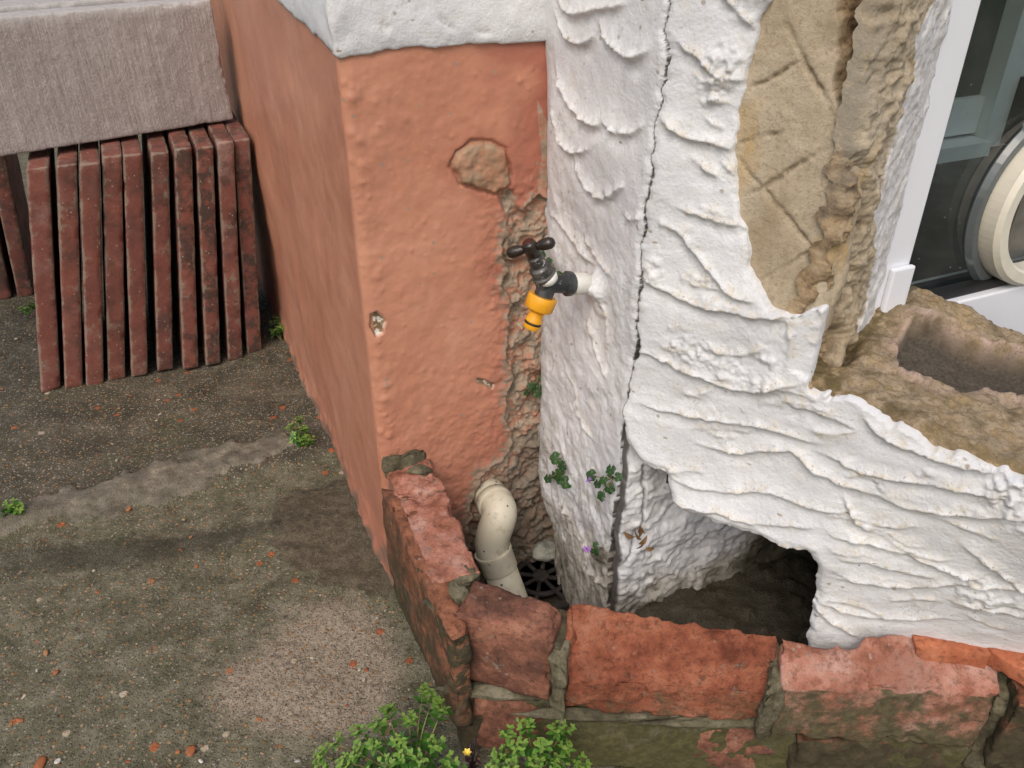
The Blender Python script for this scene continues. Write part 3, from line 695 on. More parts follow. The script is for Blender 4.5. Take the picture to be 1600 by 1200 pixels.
DR = [([(985, 415), (1012, 436), (1040, 449), (1075, 465), (1127, 481), (1180, 491), (1215, 493), (1250, 488), (1290, 480)], .0065, .034),
      ([(985, 540), (1010, 552), (1040, 561), (1075, 577), (1110, 591), (1145, 603), (1180, 608), (1215, 603), (1262, 596)], .0075, .034),
      ([(995, 628), (1040, 640), (1085, 650), (1145, 659), (1197, 668), (1250, 684), (1300, 694)], .006, .024),
      ([(1085, 690), (1120, 698), (1162, 706), (1215, 705), (1243, 708), (1267, 731), (1306, 748), (1355, 768), (1400, 780)], .007, .022),
      ([(1340, 640), (1358, 658), (1376, 675), (1418, 696), (1460, 713), (1512, 726), (1565, 729), (1660, 722)], .008, .028),
      ([(1045, 735), (1075, 752), (1105, 760), (1140, 765), (1200, 768), (1260, 790), (1330, 800)], .006, .020),
      ([(1040, 772), (1075, 784), (1127, 796), (1180, 811), (1243, 817), (1290, 826)], .005, .014),
      ([(1290, 822), (1310, 836), (1355, 846), (1407, 860), (1460, 881), (1512, 899), (1560, 893)], .007, .022),
      ([(1290, 893), (1316, 902), (1372, 909), (1425, 915), (1495, 911), (1565, 915), (1660, 925)], .006, .020),
      ([(1275, 935), (1292, 943), (1337, 958), (1390, 964), (1442, 962), (1500, 966)], .0055, .016), ([(1272, 945), (1285, 958), (1306, 976), (1345, 996)], .005, .012),
      ([(1370, 770), (1397, 783), (1442, 794), (1495, 799), (1558, 803), (1660, 815)], .0065, .024), ([(1500, 845), (1519, 860), (1547, 881), (1586, 909), (1650, 950)], .005, .018),
      ([(1318, 775), (1330, 792), (1348, 818), (1375, 834)], .005, .014), ([(1480, 935), (1520, 945), (1560, 950), (1640, 972)], .005, .016),
      ([(1025, 180), (1040, 189), (1061, 206), (1092, 217), (1120, 227), (1158, 240)], .006, .030), ([(1055, 62), (1071, 77), (1092, 91), (1110, 108), (1138, 121), (1180, 128)], .005, .026),
      ([(1055, 318), (1071, 325), (1103, 336), (1170, 358)], .005, .024), ([(1030, 345), (1052, 352), (1070, 365), (1092, 395), (1110, 420), (1140, 448), (1190, 472)], .0065, .026),
      ([(1120, -30), (1138, 0), (1155, 21), (1185, 44)], .005, .022), ([(1095, 520), (1125, 548), (1165, 552), (1195, 540), (1210, 520)], .0035, .014),
      ([(1060, 610), (1090, 618), (1120, 600)], .003, .012), ([(1230, 630), (1270, 640), (1310, 655), (1345, 672)], .004, .012), ([(1235, 500), (1240, 530), (1238, 565)], .003, .008),
      ([(1260, 700), (1300, 712), (1350, 735), (1430, 748), (1520, 766), (1600, 780)], .0055, .018), ([(1345, 672), (1300, 676), (1262, 668)], .003, .010),
      ([(1385, 938), (1430, 934), (1480, 938)], .0035, .010), ([(1190, 838), (1240, 850), (1290, 858)], .004, .012), ([(1310, 870), (1360, 878), (1420, 893), (1470, 902)], .004, .012)]
_q = random.Random(5)
for _ in range(46):
    x_, y_ = _q.uniform(1005, 1590), _q.uniform(440, 965)
    if x_ > 1250 and y_ < 500+(x_-1250)*.62+60: continue
    if x_ < 1275 and y_ > 730: continue
    sl_ = .12+.28*(x_-1000)/600+_q.uniform(-.1, .1); L_ = _q.uniform(40, 130); cv = _q.uniform(-.10, .16)
    DR.append(([(x_+L_*t, y_+sl_*L_*t+cv*L_*4*t*(1-t)) for t in (0, .33, .66, 1)], _q.uniform(.0012, .0026), _q.uniform(.009, .018)))
for _ in range(14):
    x_, y_ = _q.uniform(1050, 1130), _q.uniform(-20, 430); L_ = _q.uniform(25, 60); sl_ = _q.uniform(.1, .8)
    DR.append(([(x_+L_*t, y_+sl_*L_*t+.1*L_*4*t*(1-t)) for t in (0, .5, 1)], _q.uniform(.0015, .003), _q.uniform(.006, .012)))
HOLE = [(900, 660), (974, 655), (980, 680), (996, 712), (1016, 728), (1045, 736), (1050, 760), (1062, 788), (1075, 797), (1110, 808), (1160, 825), (1210, 842), (1268, 858), (1275, 880), (1268, 930), (1258, 990), (1250, 1100), (880, 1250)]
PATCH = [(1240, -140), (1212, -20), (1205, 0), (1190, 30), (1175, 80), (1163, 130), (1152, 190), (1148, 230), (1152, 300), (1163, 350), (1168, 400), (1178, 440), (1182, 456), (1196, 474), (1215, 486), (1245, 488), (1287, 482), (1500, 430), (1600, -140)]
def bay_f(S, T):
    P = ST3(S, T, 2.4)
    wob, wob2 = fbm(P, 60, 4, 81)*.0026, fbm(P, 60, 4, 82)*.0026
    ln = PD.st(CRACK); ln = ln[np.argsort(ln[:, 1])]
    cw = np.interp(T, ln[:, 1], ln[:, 0])+fbm(ST3(0*S, T, 1.0), 60, 5, 73, .62)*.0026
    gap = .0009+.0012*np.clip(fbm(ST3(0*S, T, 2.0), 30, 3, 8), -.5, 1)+.0055*np.exp(-((T-PD.st([(990, 545)])[0][1])/.022)**2)
    hp = sdpoly(S+wob, T+wob2, PD.st(HOLE)); pp = sdpoly(S+wob, T+wob2, PD.st(PATCH))
    sill = PD.st([(1272, 582), (1300, 590), (1340, 606), (1390, 618), (1440, 640), (1490, 655), (1530, 688), (1600, 712), (1720, 745)])
    edge = np.interp(S, sill[:, 0], sill[:, 1])+fbm(P, 55, 5, 84, .65)*.0045-.004
    jx = PD.st([(1287, 482), (1270, 580)])
    jline = np.interp(T, [jx[1, 1], jx[0, 1]], [jx[1, 0], jx[0, 0]])
    above = (S > JW-.002) & (T > np.minimum(edge, ZS-.13*(S-JW)-.008+np.clip(fbm(P, 50, 5, 84, .65)*.006, -.02, .005)))
    m = (S > cw+gap) & (hp < 0) & (pp < 0) & ~above
    h, lip = ridges(PD, S, T, DR)
    h = PD.lean(S, T)+h*1.0+fbm(P, 8, 2, 85)*.004+fbm(P, 90, 3, 86)*.00025
    st = fbm(np.stack([S*.35+T*.1, T-S*.28, 0*S], -1), 80, 4, 87)
    h += np.clip(st, -.05, 1)*.0006
    crumb = np.clip(fbm(P, 17, 4, 88)-.55, 0, 1)
    h += crumb*(.004+fbm(P, 160, 3, 89)*.004)*1.2
    h += .010*np.exp(-np.clip(-hp, 0, 1)/.02)*sm(.24, .29, T)
    h -= .006*np.exp(-(np.clip(-hp, 0, 1)/.005)**2)
    h -= .003*np.exp(-((S-cw)/.005)**2)
    h -= .002*np.exp(-(np.clip(-pp, 0, 1)/.003)**2)
    h -= .004*np.exp(-(np.clip(edge-T, 0, 1)/.004)**2)*(S > jx[1, 0]-.01)
    kk = np.clip((edge-T)/.016+fbm(P, 40, 3, 99)*.25, 0, 1)*sm(JW-.05, JW-.01, S)+1-sm(JW-.05, JW-.01, S); base = PD.lean(S, T); h = base+np.clip(h-base, -.003-.02*kk, .001+.02*kk)
    dirt_and_shade = .35*np.exp(-(np.clip(edge-T, 0, 1)/.006))*(S > JW)+.10*np.exp(-np.clip(-hp, 0, 1)/.012)+.32*sm(.17, .05, T)*(S > .2)+.10*np.exp(-np.clip(-pp, 0, 1)/.003)+.12*np.clip(fbm(P, 9, 3, 90), 0, 1)
    return h, m, dict(dirt_and_shade=dirt_and_shade, lip=np.clip(lip*.95, 0, 1), dark=.9*sm(.0024, .0013, S-cw-gap))
sheet('front_render', PD, -.03, .56, -.06, 1.05, .0014, bay_f, WHITE, bay, .013)
# ochre backing coat with keying scratches, and the broken brick core beside it
SCORE = [[(1215, 0), (1235, 50), (1262, 110), (1290, 160), (1312, 210)], [(1172, 138), (1200, 125), (1225, 112), (1248, 98)], [(1155, 245), (1175, 275), (1205, 305), (1235, 345), (1265, 385), (1290, 415), (1305, 432)],
         [(1155, 312), (1190, 296), (1215, 282), (1240, 262), (1265, 245), (1290, 234)], [(1180, 440), (1210, 426), (1240, 410), (1270, 390), (1305, 378)], [(1150, 226), (1180, 214), (1220, 208)]]
def back_f(S, T):
    P = ST3(S, T, 4.4)
    wob, wob2 = fbm(P, 55, 4, 91)*.004, fbm(P, 55, 4, 92)*.004
    rt = PD.st([(1290, -140), (1298, 0), (1300, 80), (1305, 160), (1312, 200), (1332, 250), (1338, 290), (1329, 340), (1325, 400), (1313, 450), (1300, 490), (1270, 582)])
    rt = rt[np.argsort(rt[:, 1])]
    e = np.interp(T, rt[:, 1], rt[:, 0])+wob
    br = sm(-.0008, .0016, S-e)
    h = -.007+fbm(P, 12, 3, 93)*.003+fbm(P, 90, 3, 94)*.0005
    gr = np.zeros(S.shape)
    for i, c in enumerate(SCORE):
        q, _, par = pdist(S+wob*.25, T+wob2*.25, PD.st(c, -.007)); k = np.exp(-((q+.0008*fbm(P, 200, 3, 97))/.0017)**2)*np.clip(np.sin(math.pi*np.clip(par, .05, .95))*2, .3, 1)*np.clip(.75+.6*fbm(P, 45, 2, 98+i), .15, 1)
        gr = np.maximum(gr, k)
    h -= gr*.0035*(1-br)
    h -= br*(.009+np.clip((S-e)*1.1, 0, .018))+.012*sm(.012, .0, JW-S)
    h += br*(fbm(P, 45, 5, 95, .65)*.003+(.4-np.abs(fbm(P, 95, 4, 96, .65)))*.005)
    jm = JW+.001*np.sin(T*60)
    return h, (S < jm+wob*.3) & (T > .505), dict(groove=gr, broken=br, grey=0*S, white=0*S)
sheet('backing_coat', PD, .03, .21, .44, 1.05, .0015, back_f, TAN, bay, .012)
def jamb_f(S, T):
    P = ST3(S, T, 6.4)
    wob = fbm(P, 45, 4, 101)*.006
    wl = PJ.st([(1462, -60), (1450, 0), (1432, 35), (1421, 60), (1419, 105), (1400, 154), (1390, 196), (1386, 238), (1369, 290), (1355, 350), (1352, 400), (1350, 440), (1345, 470)])
    wl = wl[np.argsort(wl[:, 1])]
    we = np.interp(T, wl[:, 1], wl[:, 0])+wob
    white = sm(-.001, .001, S-we)
    mid = PJ.st([(1372, -60), (1368, 60), (1362, 140), (1352, 200), (1345, 300), (1330, 400), (1315, 470)]); mid = mid[np.argsort(mid[:, 1])]
    ml = np.interp(T, mid[:, 1], mid[:, 0])+wob
    tan = sm(-.002, .003, S-ml)
    gk = PJ.st([(1350, 150)])[0]
    grey = np.exp(-(((S-gk[0])/.035)**2+((T-gk[1])/.10)**2))
    h = fbm(P, 20, 4, 102)*.006*(1-white)+fbm(P, 70, 5, 103, .6)*.0032*(1-tan*.55)*(1-white*.7)+fbm(P, 120, 4, 104, .6)*.0018*(1-.6*white)+(1-white)*(.5-np.abs(fbm(P, 38, 4, 107, .6)))*.009*(1-.6*tan)
    h += -.010*(1-tan)*sm(.0, .03, S)+tan*.004+white*(.001+np.clip(fbm(P, 45, 3, 105), 0, 1)*.0022)
    h += -.009*np.exp(-((S-ml)/.007)**2)*sm(.80, .6, T)
    h -= .016*np.exp(-np.clip(S, 0, 1)/.008)*(T > .50)
    return h, S < .149+fbm(P, 40, 3, 106)*.003, dict(groove=1.5*np.exp(-((S-ml)/.006)**2)*np.clip(.6+fbm(P, 50, 3, 109), 0, 1)*sm(.85, .7, T), broken=(1-tan)*(1-white), grey=np.clip(grey*1.3*(1-white)+.5*(1-tan)*np.exp(-((T-.79)/.07)**2), 0, 1), white=white)  # dark brown along the tan edge is painted crevice shade
sheet('broken_jamb', PJ, .004, .172, .43, 1.05, .0013, jamb_f, TAN, bay, .012)
# open top of the cavity wall (no sill left)
dsl = d-.13*Z; dsl /= np.linalg.norm(dsl)
PT = Plane(J+ZS*Z, dsl, nin, np.cross(dsl, nin))
def sill_f(S, T):
    P = ST3(S, T, 8.4)
    wob, wob2 = fbm(P, 40, 4, 111)*.0035, fbm(P, 40, 4, 112)*.0035
    tr = sdpoly(S+wob, T+wob2, PT.st([(1420, 514), (1404, 545), (1402, 572), (1440, 592), (1500, 606), (1560, 615), (1900, 690), (1900, 620), (1600, 556), (1545, 545), (1490, 524), (1450, 512)]))
    t = sm(-.001, .004, tr)
    h = fbm(P, 16, 4, 113)*.003+fbm(P, 55, 4, 114, .6)*.002*(1-t)+(.4-np.abs(fbm(P, 95, 3, 120)))*.0028*(1-t)
    h += .005*np.exp(-(np.clip(-tr, 0, 1)/.010)**2)*(1-t)*(1+fbm(P, 30, 3, 115))
    h += -.026*t+t*fbm(P, 90, 4, 116)*.001
    h -= .003*np.exp(-np.clip(T, 0, 1)/.010)
    h += .015*sm(.13, .17, T)*sm(.12, .0, S)
    c = PT.st([(1318, 545)])[0]; h -= .035*np.exp(-(((S-c[0])/.010)**2+((T-c[1])/.022)**2))
    c = PT.st([(1360, 443)])[0]; h += .018*np.exp(-(((S-c[0])/.022)**2+((T-c[1])/.016)**2))*(1+.6*fbm(P, 60, 4, 118))
    lim = PT.st([(1300, 445), (1340, 440), (1400, 455), (1500, 487), (1600, 520), (1800, 575)])
    back = np.interp(S, lim[:, 0], lim[:, 1])
    pink = np.clip(np.exp(-(np.clip(-tr, 0, 1)/.012)**2)*(1-t)*1.1, 0, 1)
    moss = np.clip(sm(.03, -.005, T)*.9+.5*np.exp(-(np.clip(-tr, 0, 1)/.05)**2)*np.clip(fbm(P, 12, 3, 117)+.4, 0, 1)+sm(.04, .0, S)*.9, 0, 1)*(1-pink*.7)
    return h, T < back+fbm(P, 50, 3, 119)*.003, dict(grit=t, pink=pink, moss=moss)
sheet('broken_sill', PT, -.012, .5, .010, .24, .002, sill_f, SILL, bay, .02)
def recess_f(S, T):
    P = ST3(S, T, 3.9)
    rg = 1-np.abs(fbm(np.stack([S*.6+T*.35, T*.8-S*.3, 0*S], -1), 28, 4, 121))
    h = (rg-.6)*.008+fbm(P, 60, 4, 122)*.0016+np.clip(fbm(P, 130, 2, 123)-.2, 0, 1)*.003
    h -= .006*np.exp(-S/.006)
    ct = PB.st([(1003, 725), (1006, 770), (1004, 810), (992, 850), (975, 880)]); q, _, _ = pdist(S, T, ct)
    h -= .005*np.exp(-(q/.0015)**2)
    return h, None, dict(dirt_and_shade=np.clip(sm(.13, .02, T+fbm(P, 18, 4, 124)*.05-.25*S)*.6+.04+.8*sm(.17, .27, S), 0, 1), lip=0*S, dark=np.maximum(.85*np.exp(-(q/.0012)**2), .9*sm(.0075, .0058, S+.0011*fbm(P, 60, 3, 125))))  # dirt low down; deeper inside, recess shade put into the colour
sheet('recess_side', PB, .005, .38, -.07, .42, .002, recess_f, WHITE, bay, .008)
def sface_f(S, T):
    P = ST3(S, T, 5.7)
    return PD.lean(S, T)-.0145+fbm(P, 40, 5, 131, .6)*.003, (T < ZS-.13*(S-JW)-.002) & (S > JW+.105), dict(grit=0*S, pink=np.clip(fbm(P, 20, 3, 132), 0, .6), moss=.4+.6*sm(.24, .34, S))
sheet('broken_sill_face', PD, JW-.008, .56, .36, .48, .002, sface_f, SILL, bay, .006)
i1 = .012
prism('masonry_core', [XY(Pi+.02*u-.05*v), XY(Po+.03*u+.03*v), XY(Po+.42*u+.03*v), XY(Pi+.42*u)], -.09, .285, CORE, bay)
prism('masonry_core', [XY(Pi+.025*u), XY(Po+.022*u+.03*nin), XY(J-.035*d+.035*nin), XY(K0-.02*d+.004*nin), XY(K0+.3*v-.01*u), XY(Pi+.35*v+.1*u)], .288, 2.4, CORE, bay)
prism('masonry_core', [XY(Po+.235*d+.045*nin), XY(Po+.62*d+.25*nin), XY(Po+.62*d+.34*nin), XY(Po+.24*d+.36*nin)], -.09, .40, CORE, bay)
prism('recess_lintel', [XY(Po+.045*d+.012*nin), XY(Po+.25*d+.012*nin), XY(Po+.26*d+.32*nin), XY(Po+.10*d+.25*nin)], .286, .40, CORE, bay)
# ------------------------------------------------------------------ glazed door with cat flap, room behind it
door = thing('glazed_door', 'white framed glazed door with a round cream cat flap beside the broken jamb', 'door', K0+ZS*Z)
DP = Plane(K0+.004*u, u, Z, -v)
def dbox(name, s0, s1, z0, z1, y0, y1, mat, parent=door, bev=.002):
    o = mk(name, [DP.O+s*u+z*Z+y*v for z in (z0, z1) for y in (y0, y1) for s in (s0, s1)],
           [(0, 2, 3, 1), (4, 5, 7, 6), (0, 1, 5, 4), (2, 6, 7, 3), (0, 4, 6, 2), (1, 3, 7, 5)], mat, parent, smooth=False)
    if bev:
        b = o.modifiers.new('bevel', 'BEVEL'); b.width = bev; b.segments = 2
    return o
gx = DP.st([(1530, 0)])[0][0]; gz = DP.st([(1440, 466)])[0][1]
dbox('frame_jamb', -.012, gx-.004, .40, 2.2, -.006, .05, UPVC)
dbox('glazing_bead', gx-.004, gx, gz+.0, 2.2, .002, .04, UPVC)
dbox('bottom_rail', gx-.002, 1.0, .36, gz-.010, -.008, .05, UPVC)
dbox('rubber_gasket', gx, 1.0, gz-.010, gz, .0, .03, RUBBER)
bz = DP.st([(1368, 412)])[0][1]
dbox('corner_block', .001, gx-.003, .42, bz-.004, -.013, -.0065, UPVC, bev=.002)
gm = M('door_glass', .02, .5); gm.b.inputs['Transmission Weight'].default_value = 1; gm.b.inputs['IOR'].default_value = 1.45
tn = gm.new('ShaderNodeBsdfTransparent', {'Color': (.66, .70, .69)}); gl = gm.new('ShaderNodeBsdfGlossy', {'Roughness': .02, 'Color': (1, 1, 1)})
fr = gm.new('ShaderNodeLayerWeight', {'Blend': .5}); fk = gm.math('ADD', .05, gm.math('MULTIPLY', gm.math('POWER', fr.outputs['Facing'], 4.0), .7))
dsp, dvc = gm.voro(220); rr = gm.sep(dvc); dust = gm.math('MULTIPLY', gm.math('MULTIPLY', gm.step(rr[0], .975, .98), gm.step(dsp, .22, .1)), .45)
film = gm.math('MULTIPLY', gm.step(gm.noise(14, 5), .35, .75), .035)
dif = gm.new('ShaderNodeBsdfDiffuse', {'Color': (.5, .5, .48)})
m1 = gm.new('ShaderNodeMixShader', {0: fk, 1: tn.outputs[0], 2: gl.outputs[0]})
m2 = gm.new('ShaderNodeMixShader', {0: gm.math('ADD', dust, film), 1: m1.outputs[0], 2: dif.outputs[0]})
gm.t.links.new(m2.outputs[0], gm.t.nodes['Material Output'].inputs[0])
dbox('glass_pane', gx, 1.0, gz, 2.2, .012, .018, gm.m, bev=0)
cc = DP.st([(1642, 318)])[0]; rl = abs(DP.st([(1545, 345)])[0][0]-cc[0])
flap = thing('cat_flap', None, None); flap.parent = door; COL.objects  # part empties are replaced below
bpy.data.objects.remove(flap)
def ringmesh(name, r0, r1, y0, y1, mat, parent, n=72):
    prof = [(r0, y1), (r0, y0+.003), (r0+.003, y0), (r1-.004, y0), (r1, y0+.005), (r1, y1)]; vv = []; ff = []
    for k in range(n):
        th = 2*math.pi*k/n
        for r, y in prof: vv.append(DP.O+(cc[0]+r*math.cos(th))*u+(cc[1]+r*math.sin(th))*Z+y*v)
    L = len(prof)
    for k in range(n):
        for s in range(L): ff.append((k*L+s, k*L+(s+1) % L, ((k+1) % n)*L+(s+1) % L, ((k+1) % n)*L+s))
    return mk(name, vv, ff, mat, parent, smooth=False)
cf = ringmesh('cat_flap', rl*.80, rl, -.014, .012, CREAM, door)
ringmesh('ring_reflection', rl*1.0, rl*1.17, .006, .0119, plain('ring_reflection_grey', (.10, .115, .12), .15, .6), cf)  # added ring imitating the reflection around the cat flap
sq = rl*.52
vv = [DP.O+(cc[0]+a)*u+(cc[1]+b)*Z+y*v for y in (.002, .006) for a, b in ((-sq, -sq*1.05), (sq, -sq*1.05), (sq, sq), (-sq, sq))]
mk('flap_panel', vv, [(0, 1, 2, 3), (7, 6, 5, 4), (0, 4, 5, 1), (1, 5, 6, 2), (2, 6, 7, 3), (3, 7, 4, 0)], plain('smoky_flap_plastic', (.16, .15, .13), .2, .5, .3, 20), cf, smooth=False)
prism('flap_plate', [XY(DP.O+(cc[0]+a)*u+.007*v) for a in (-rl*.8, rl*.8)]+[XY(DP.O+(cc[0]+a)*u+.011*v) for a in (rl*.8, -rl*.8)], DP.O[2]+cc[1]-rl*.8, DP.O[2]+cc[1]+rl*.8, CREAM, cf)
bpy.data.objects.remove(bpy.data.objects['flap_plate'])
FLOOR = plain('dark_interior_floor', (.07, .06, .055), .45, .4, .4, 12)
RWALL = plain('grey_green_interior_wall', (.5, .52, .47), .8, .2, .1, 6)
def rp(s, y): return XY(DP.O+s*u+y*v)
tag(prism('interior_floor', [rp(-.02, .06), rp(2.2, .06), rp(2.2, 2.2), rp(-.02, 2.2)], .28, .34, FLOOR), kind='structure')
tag(prism('interior_wall', [rp(-.02, 1.6), rp(2.2, 1.6), rp(2.2, 1.7), rp(-.02, 1.7)], .345, 2.5, RWALL), kind='structure')
tag(prism('interior_wall', [rp(-.10, .16), rp(-.03, .16), rp(-.03, 1.59), rp(-.10, 1.59)], .345, 2.5, RWALL), kind='structure')
tag(prism('cutback_ceiling', [rp(-.1, .06), rp(2.2, .06), rp(2.2, .40), rp(-.1, .40)], 2.505, 2.56, RWALL), kind='structure')  # unseen ceiling, cut short to let daylight into the room
inner = thing('reflection_frame', 'added white frame behind the glass, standing in for a reflected window frame', 'door', V3(*rp(.4, .8), .345))  # added frame imitates a window structure mirrored in the door glass
GREYP = plain('reflected_frame_white', (.8, .82, .82), .5, .4, .03)
def ibox(name, s0, s1, z0, z1, y0, y1, mat): return prism(name, [rp(s0, y0), rp(s1, y0), rp(s1, y1), rp(s0, y1)], z0, z1, mat, inner)
IP = Plane(DP.O+.7*v, u, Z, -v); isz = lambda x, y: IP.st([(x, y)])[0]
sa_, za_ = isz(1545, 100); _, zr1 = isz(1520, 150); _, zr0 = isz(1510, 205); _, zq1 = isz(1500, 212); _, zq0 = isz(1490, 250)
ibox('stile', sa_, sa_+.24, .35, 2.2, .66, .74, GREYP); ibox('rail', -.02, sa_-.001, zr0, zr1, .685, .74, GREYP)
ibox('rail', -.02, sa_-.001, zq0, zq1, .64, .77, GREYP); ibox('handle', sa_+.05, sa_+.07, zr0-.02, zr1+.04, .635, .659, RUBBER)
ibox('panel', -.02, sa_-.001, zr1+.002, 2.1, .70, .73, plain('dark_reflected_pane', (.05, .07, .055), .15, .5))
# ------------------------------------------------------------------ low brick wall round the drain
lw = thing('brick_wall', 'low mossy brick-on-edge wall curving round the drain', 'wall', V3(-.05, .62, 0))
def quad(px, z): return [atz(x, y, zz) for (x, y), zz in zip(px, z if hasattr(z, '__len__') else [z]*4)]
def down(q, z, grow=0.0): return [V3(p[0], p[1], z) for p in q]
mossy = lambda lo, hi: (lambda x, y, z, g: {'moss': np.where((z > .96) | (y > .96), lo, hi)+(1-z)*.12})
def block(name, px, zt, zb, mat, moss=(0, .3), bot=None, **kw):
    # px order: front-left, front-right, back-right, back-left
    q = quad(px, zt); return hexa(name, q, down(q, zb), mat, lw, attrs=mossy(*moss), **kw)
ZT = .2
block('brick', [(677, 910), (752, 893), (698, 766), (622, 776)], ZT, .098, B_PINK, (-.25, .3), seed=1, rough=.0025, chip=.007, res=.003)
block('half_brick', [(617, 773), (696, 763), (668, 707), (596, 722)], .203, .098, B_PINK, (.25, .5), seed=2, rough=.003, chip=.006, res=.003)
block('brick', [(707, 960), (862, 998), (882, 946), (740, 903)], ZT, .102, B_BROWN, (-.2, .05), seed=3, rough=.0016, chip=.006, res=.003, rnd=.006)
def spall(x, y, z, g):      # the face of the red brick has broken away in a ragged hollow
    n = fbm(g, 40, 5, 77, .62)
    return np.where(z > .97, -.007*np.sin(np.clip(y, 0, 1)*math.pi)**.7*(1+.6*n)+n*.003, n*.0015)
q = quad([(880, 1104), (1202, 1128), (1214, 992), (888, 940)], [.104, .100, .2, .207])
t_ = [q[0]*1, q[1]*1, q[2], q[3]]; t_[0][2], t_[1][2] = .147, .143
hexa('brick', t_, [V3(q[0][0], q[0][1], .100), V3(q[1][0], q[1][1], .097), V3(q[2][0], q[2][1], .098), V3(q[3][0], q[3][1], .098)], B_RED, lw, seed=4, rough=.0024, rs=80, chip=.006, res=.0022, bulge=spall, attrs=mossy(-.4, .42))
def dip(x, y, z, g): return -.016*np.exp(-((x-.22)/.13)**2)*sm(.5, 1., y)*(z > .5)-.012*np.exp(-((x-.22)/.16)**2)*(y > .97)*z
block('brick', [(1224, 1072), (1562, 1083), (1560, 992), (1216, 986)], [.165, .172, .2, .2], .085, B_PINK, (-.2, .60), seed=5, rough=.0018, chip=.006, res=.003, bulge=dip)
block('brick', [(1588, 1100), (1760, 1108), (1730, 1003), (1572, 1004)], .18, .08, B_MOSS, (.1, .5), seed=6, rough=.003, res=.004)
block('brick_fragment', [(1556, 1022), (1650, 1075), (1670, 985), (1515, 984)], .206, .185, B_ORANGE, (0, 0), seed=7, rough=.001, chip=.004, res=.003)
block('brick_fragment', [(1432, 1008), (1552, 1024), (1545, 988), (1425, 990)], .204, .18, B_ORANGE, (0, .1), seed=8, rough=.001, chip=.005, res=.003)
block('mortar', [(597, 718), (666, 701), (658, 684), (602, 692)], .222, .15, MORTAR, (.1, .2), seed=21, rough=.003, res=.003, chip=.006)
block('mortar', [(854, 1030), (886, 1058), (894, 955), (876, 958)], [.172, .165, .185, .185], .085, MORTAR, (.1, .2), seed=22, rough=.004, res=.003, chip=.006)
block('mortar', [(1196, 1086), (1230, 1082), (1224, 992), (1206, 996)], [.160, .158, .192, .192], .08, MORTAR, (.1, .2), seed=23, rough=.004, res=.003, chip=.006)
block('mortar', [(1550, 1092), (1600, 1106), (1592, 1000), (1550, 996)], [.158, .160, .190, .190], .05, MORTAR, (.1, .2), seed=24, rough=.004, res=.003, chip=.006)
# outer and lower courses
block('brick', [(706, 1000), (735, 990), (640, 760), (593, 760)], .195, .05, B_MOSS, (.0, .32), seed=9, rough=.002, res=.004)
zl = .088
block('brick', [(706, 1000), (735, 990), (640, 760), (597, 760)], .195, .1, B_MOSS, (.0, .7), seed=9, rough=.003, res=.004)
bpy.data.objects.remove(bpy.data.objects['brick.004']) if False else None
def low(name, p0, p1, wdt, z0, z1, mat, seed, moss):
    p0, p1 = V3(*p0, 0), V3(*p1, 0); t = (p1-p0)/np.linalg.norm(p1-p0); n = V3(-t[1], t[0], 0)
    q = [p0, p1, p1+n*wdt, p0+n*wdt]
    return hexa(name, [x+Z*z1 for x in q], [x+Z*z0 for x in q], mat, lw, seed=seed, rough=.003, chip=.006, res=.004, attrs=mossy(*moss))
low('brick', (-.042, .583), (.285, .546), .05, -.02, .078, B_BROWN, 11, (.05, .22))
low('brick', (.296, .532), (.52, .524), .055, -.02, .078, B_MOSS, 12, (.4, .5))
low('brick', (.532, .524), (.75, .52), .055, -.02, .08, B_MOSS, 13, (.3, .4))
b0 = atz(597, 742, .19); b1 = atz(700, 1000, .15)
low('brick', (b0[0]-.001, b0[1]), (-.052, .578), .05, -.02, .085, B_MOSS, 14, (.55, .62))
# mortar body
path = [(-.142, .895), (-.064, .655), (-.038, .628), (.040, .597), (.085, .582), (.25, .573), (.40, .556), (.62, .552)]
wd_ = [.023, .023, .022, .022, .022, .022, .026, .028]
def sweep(name, path, wds, z0, z1, mat, parent, seed, res=.005, amp=.0025, zvar=.004):
    P = catmull([(*p, 0) for p in path], 8); W = np.interp(np.linspace(0, 1, len(P)), np.linspace(0, 1, len(wds)), wds)
    L = np.concatenate([[0], np.cumsum(np.linalg.norm(np.diff(P, axis=0), axis=1))]); n = int(L[-1]/res)
    l = np.linspace(0, L[-1], n); Q = np.stack([np.interp(l, L, P[:, k]) for k in range(3)], -1); W = np.interp(l, L, W)
    tg = np.gradient(Q, axis=0); tg /= np.linalg.norm(tg, axis=1)[:, None]; N_ = np.stack([-tg[:, 1], tg[:, 0], 0*l], -1)
    prof = [(1, z0+(z1-z0)*k/18.) for k in range(19)]+[(1-k/7., z1) for k in range(1, 14)]+[(-1, z1-(z1-z0)*k/18.) for k in range(19)]
    vv = []; drop = np.where(Q[:, 0] > .06, .052, 0)*sm(.05, .075, Q[:, 0])
    for s, z in prof:
        p = Q+N_*(W*s)[:, None]+Z*(z-drop*(z-z0)/(z1-z0))[:, None]
        nrm = N_*np.sign(s) if z < z1 else np.tile(Z, (n, 1))
        vv.append(p+nrm*(fbm(p+seed, 55, 4, seed)*amp)[:, None])
    vv = np.array(vv); m_ = len(prof); ii = np.arange(m_*n).reshape(m_, n)
    ff = np.stack([ii[:-1, :-1], ii[:-1, 1:], ii[1:, 1:], ii[1:, :-1]], -1).reshape(-1, 4)
    V_ = vv.reshape(-1, 3)
    return mk(name, V_, ff, mat, parent, {'moss': np.clip(.75-2.2*V_[:, 2], 0, 1), 'edge': 0*V_[:, 0]})
sweep('mortar', path, wd_, -.03, .180, MORTAR, lw, 5)
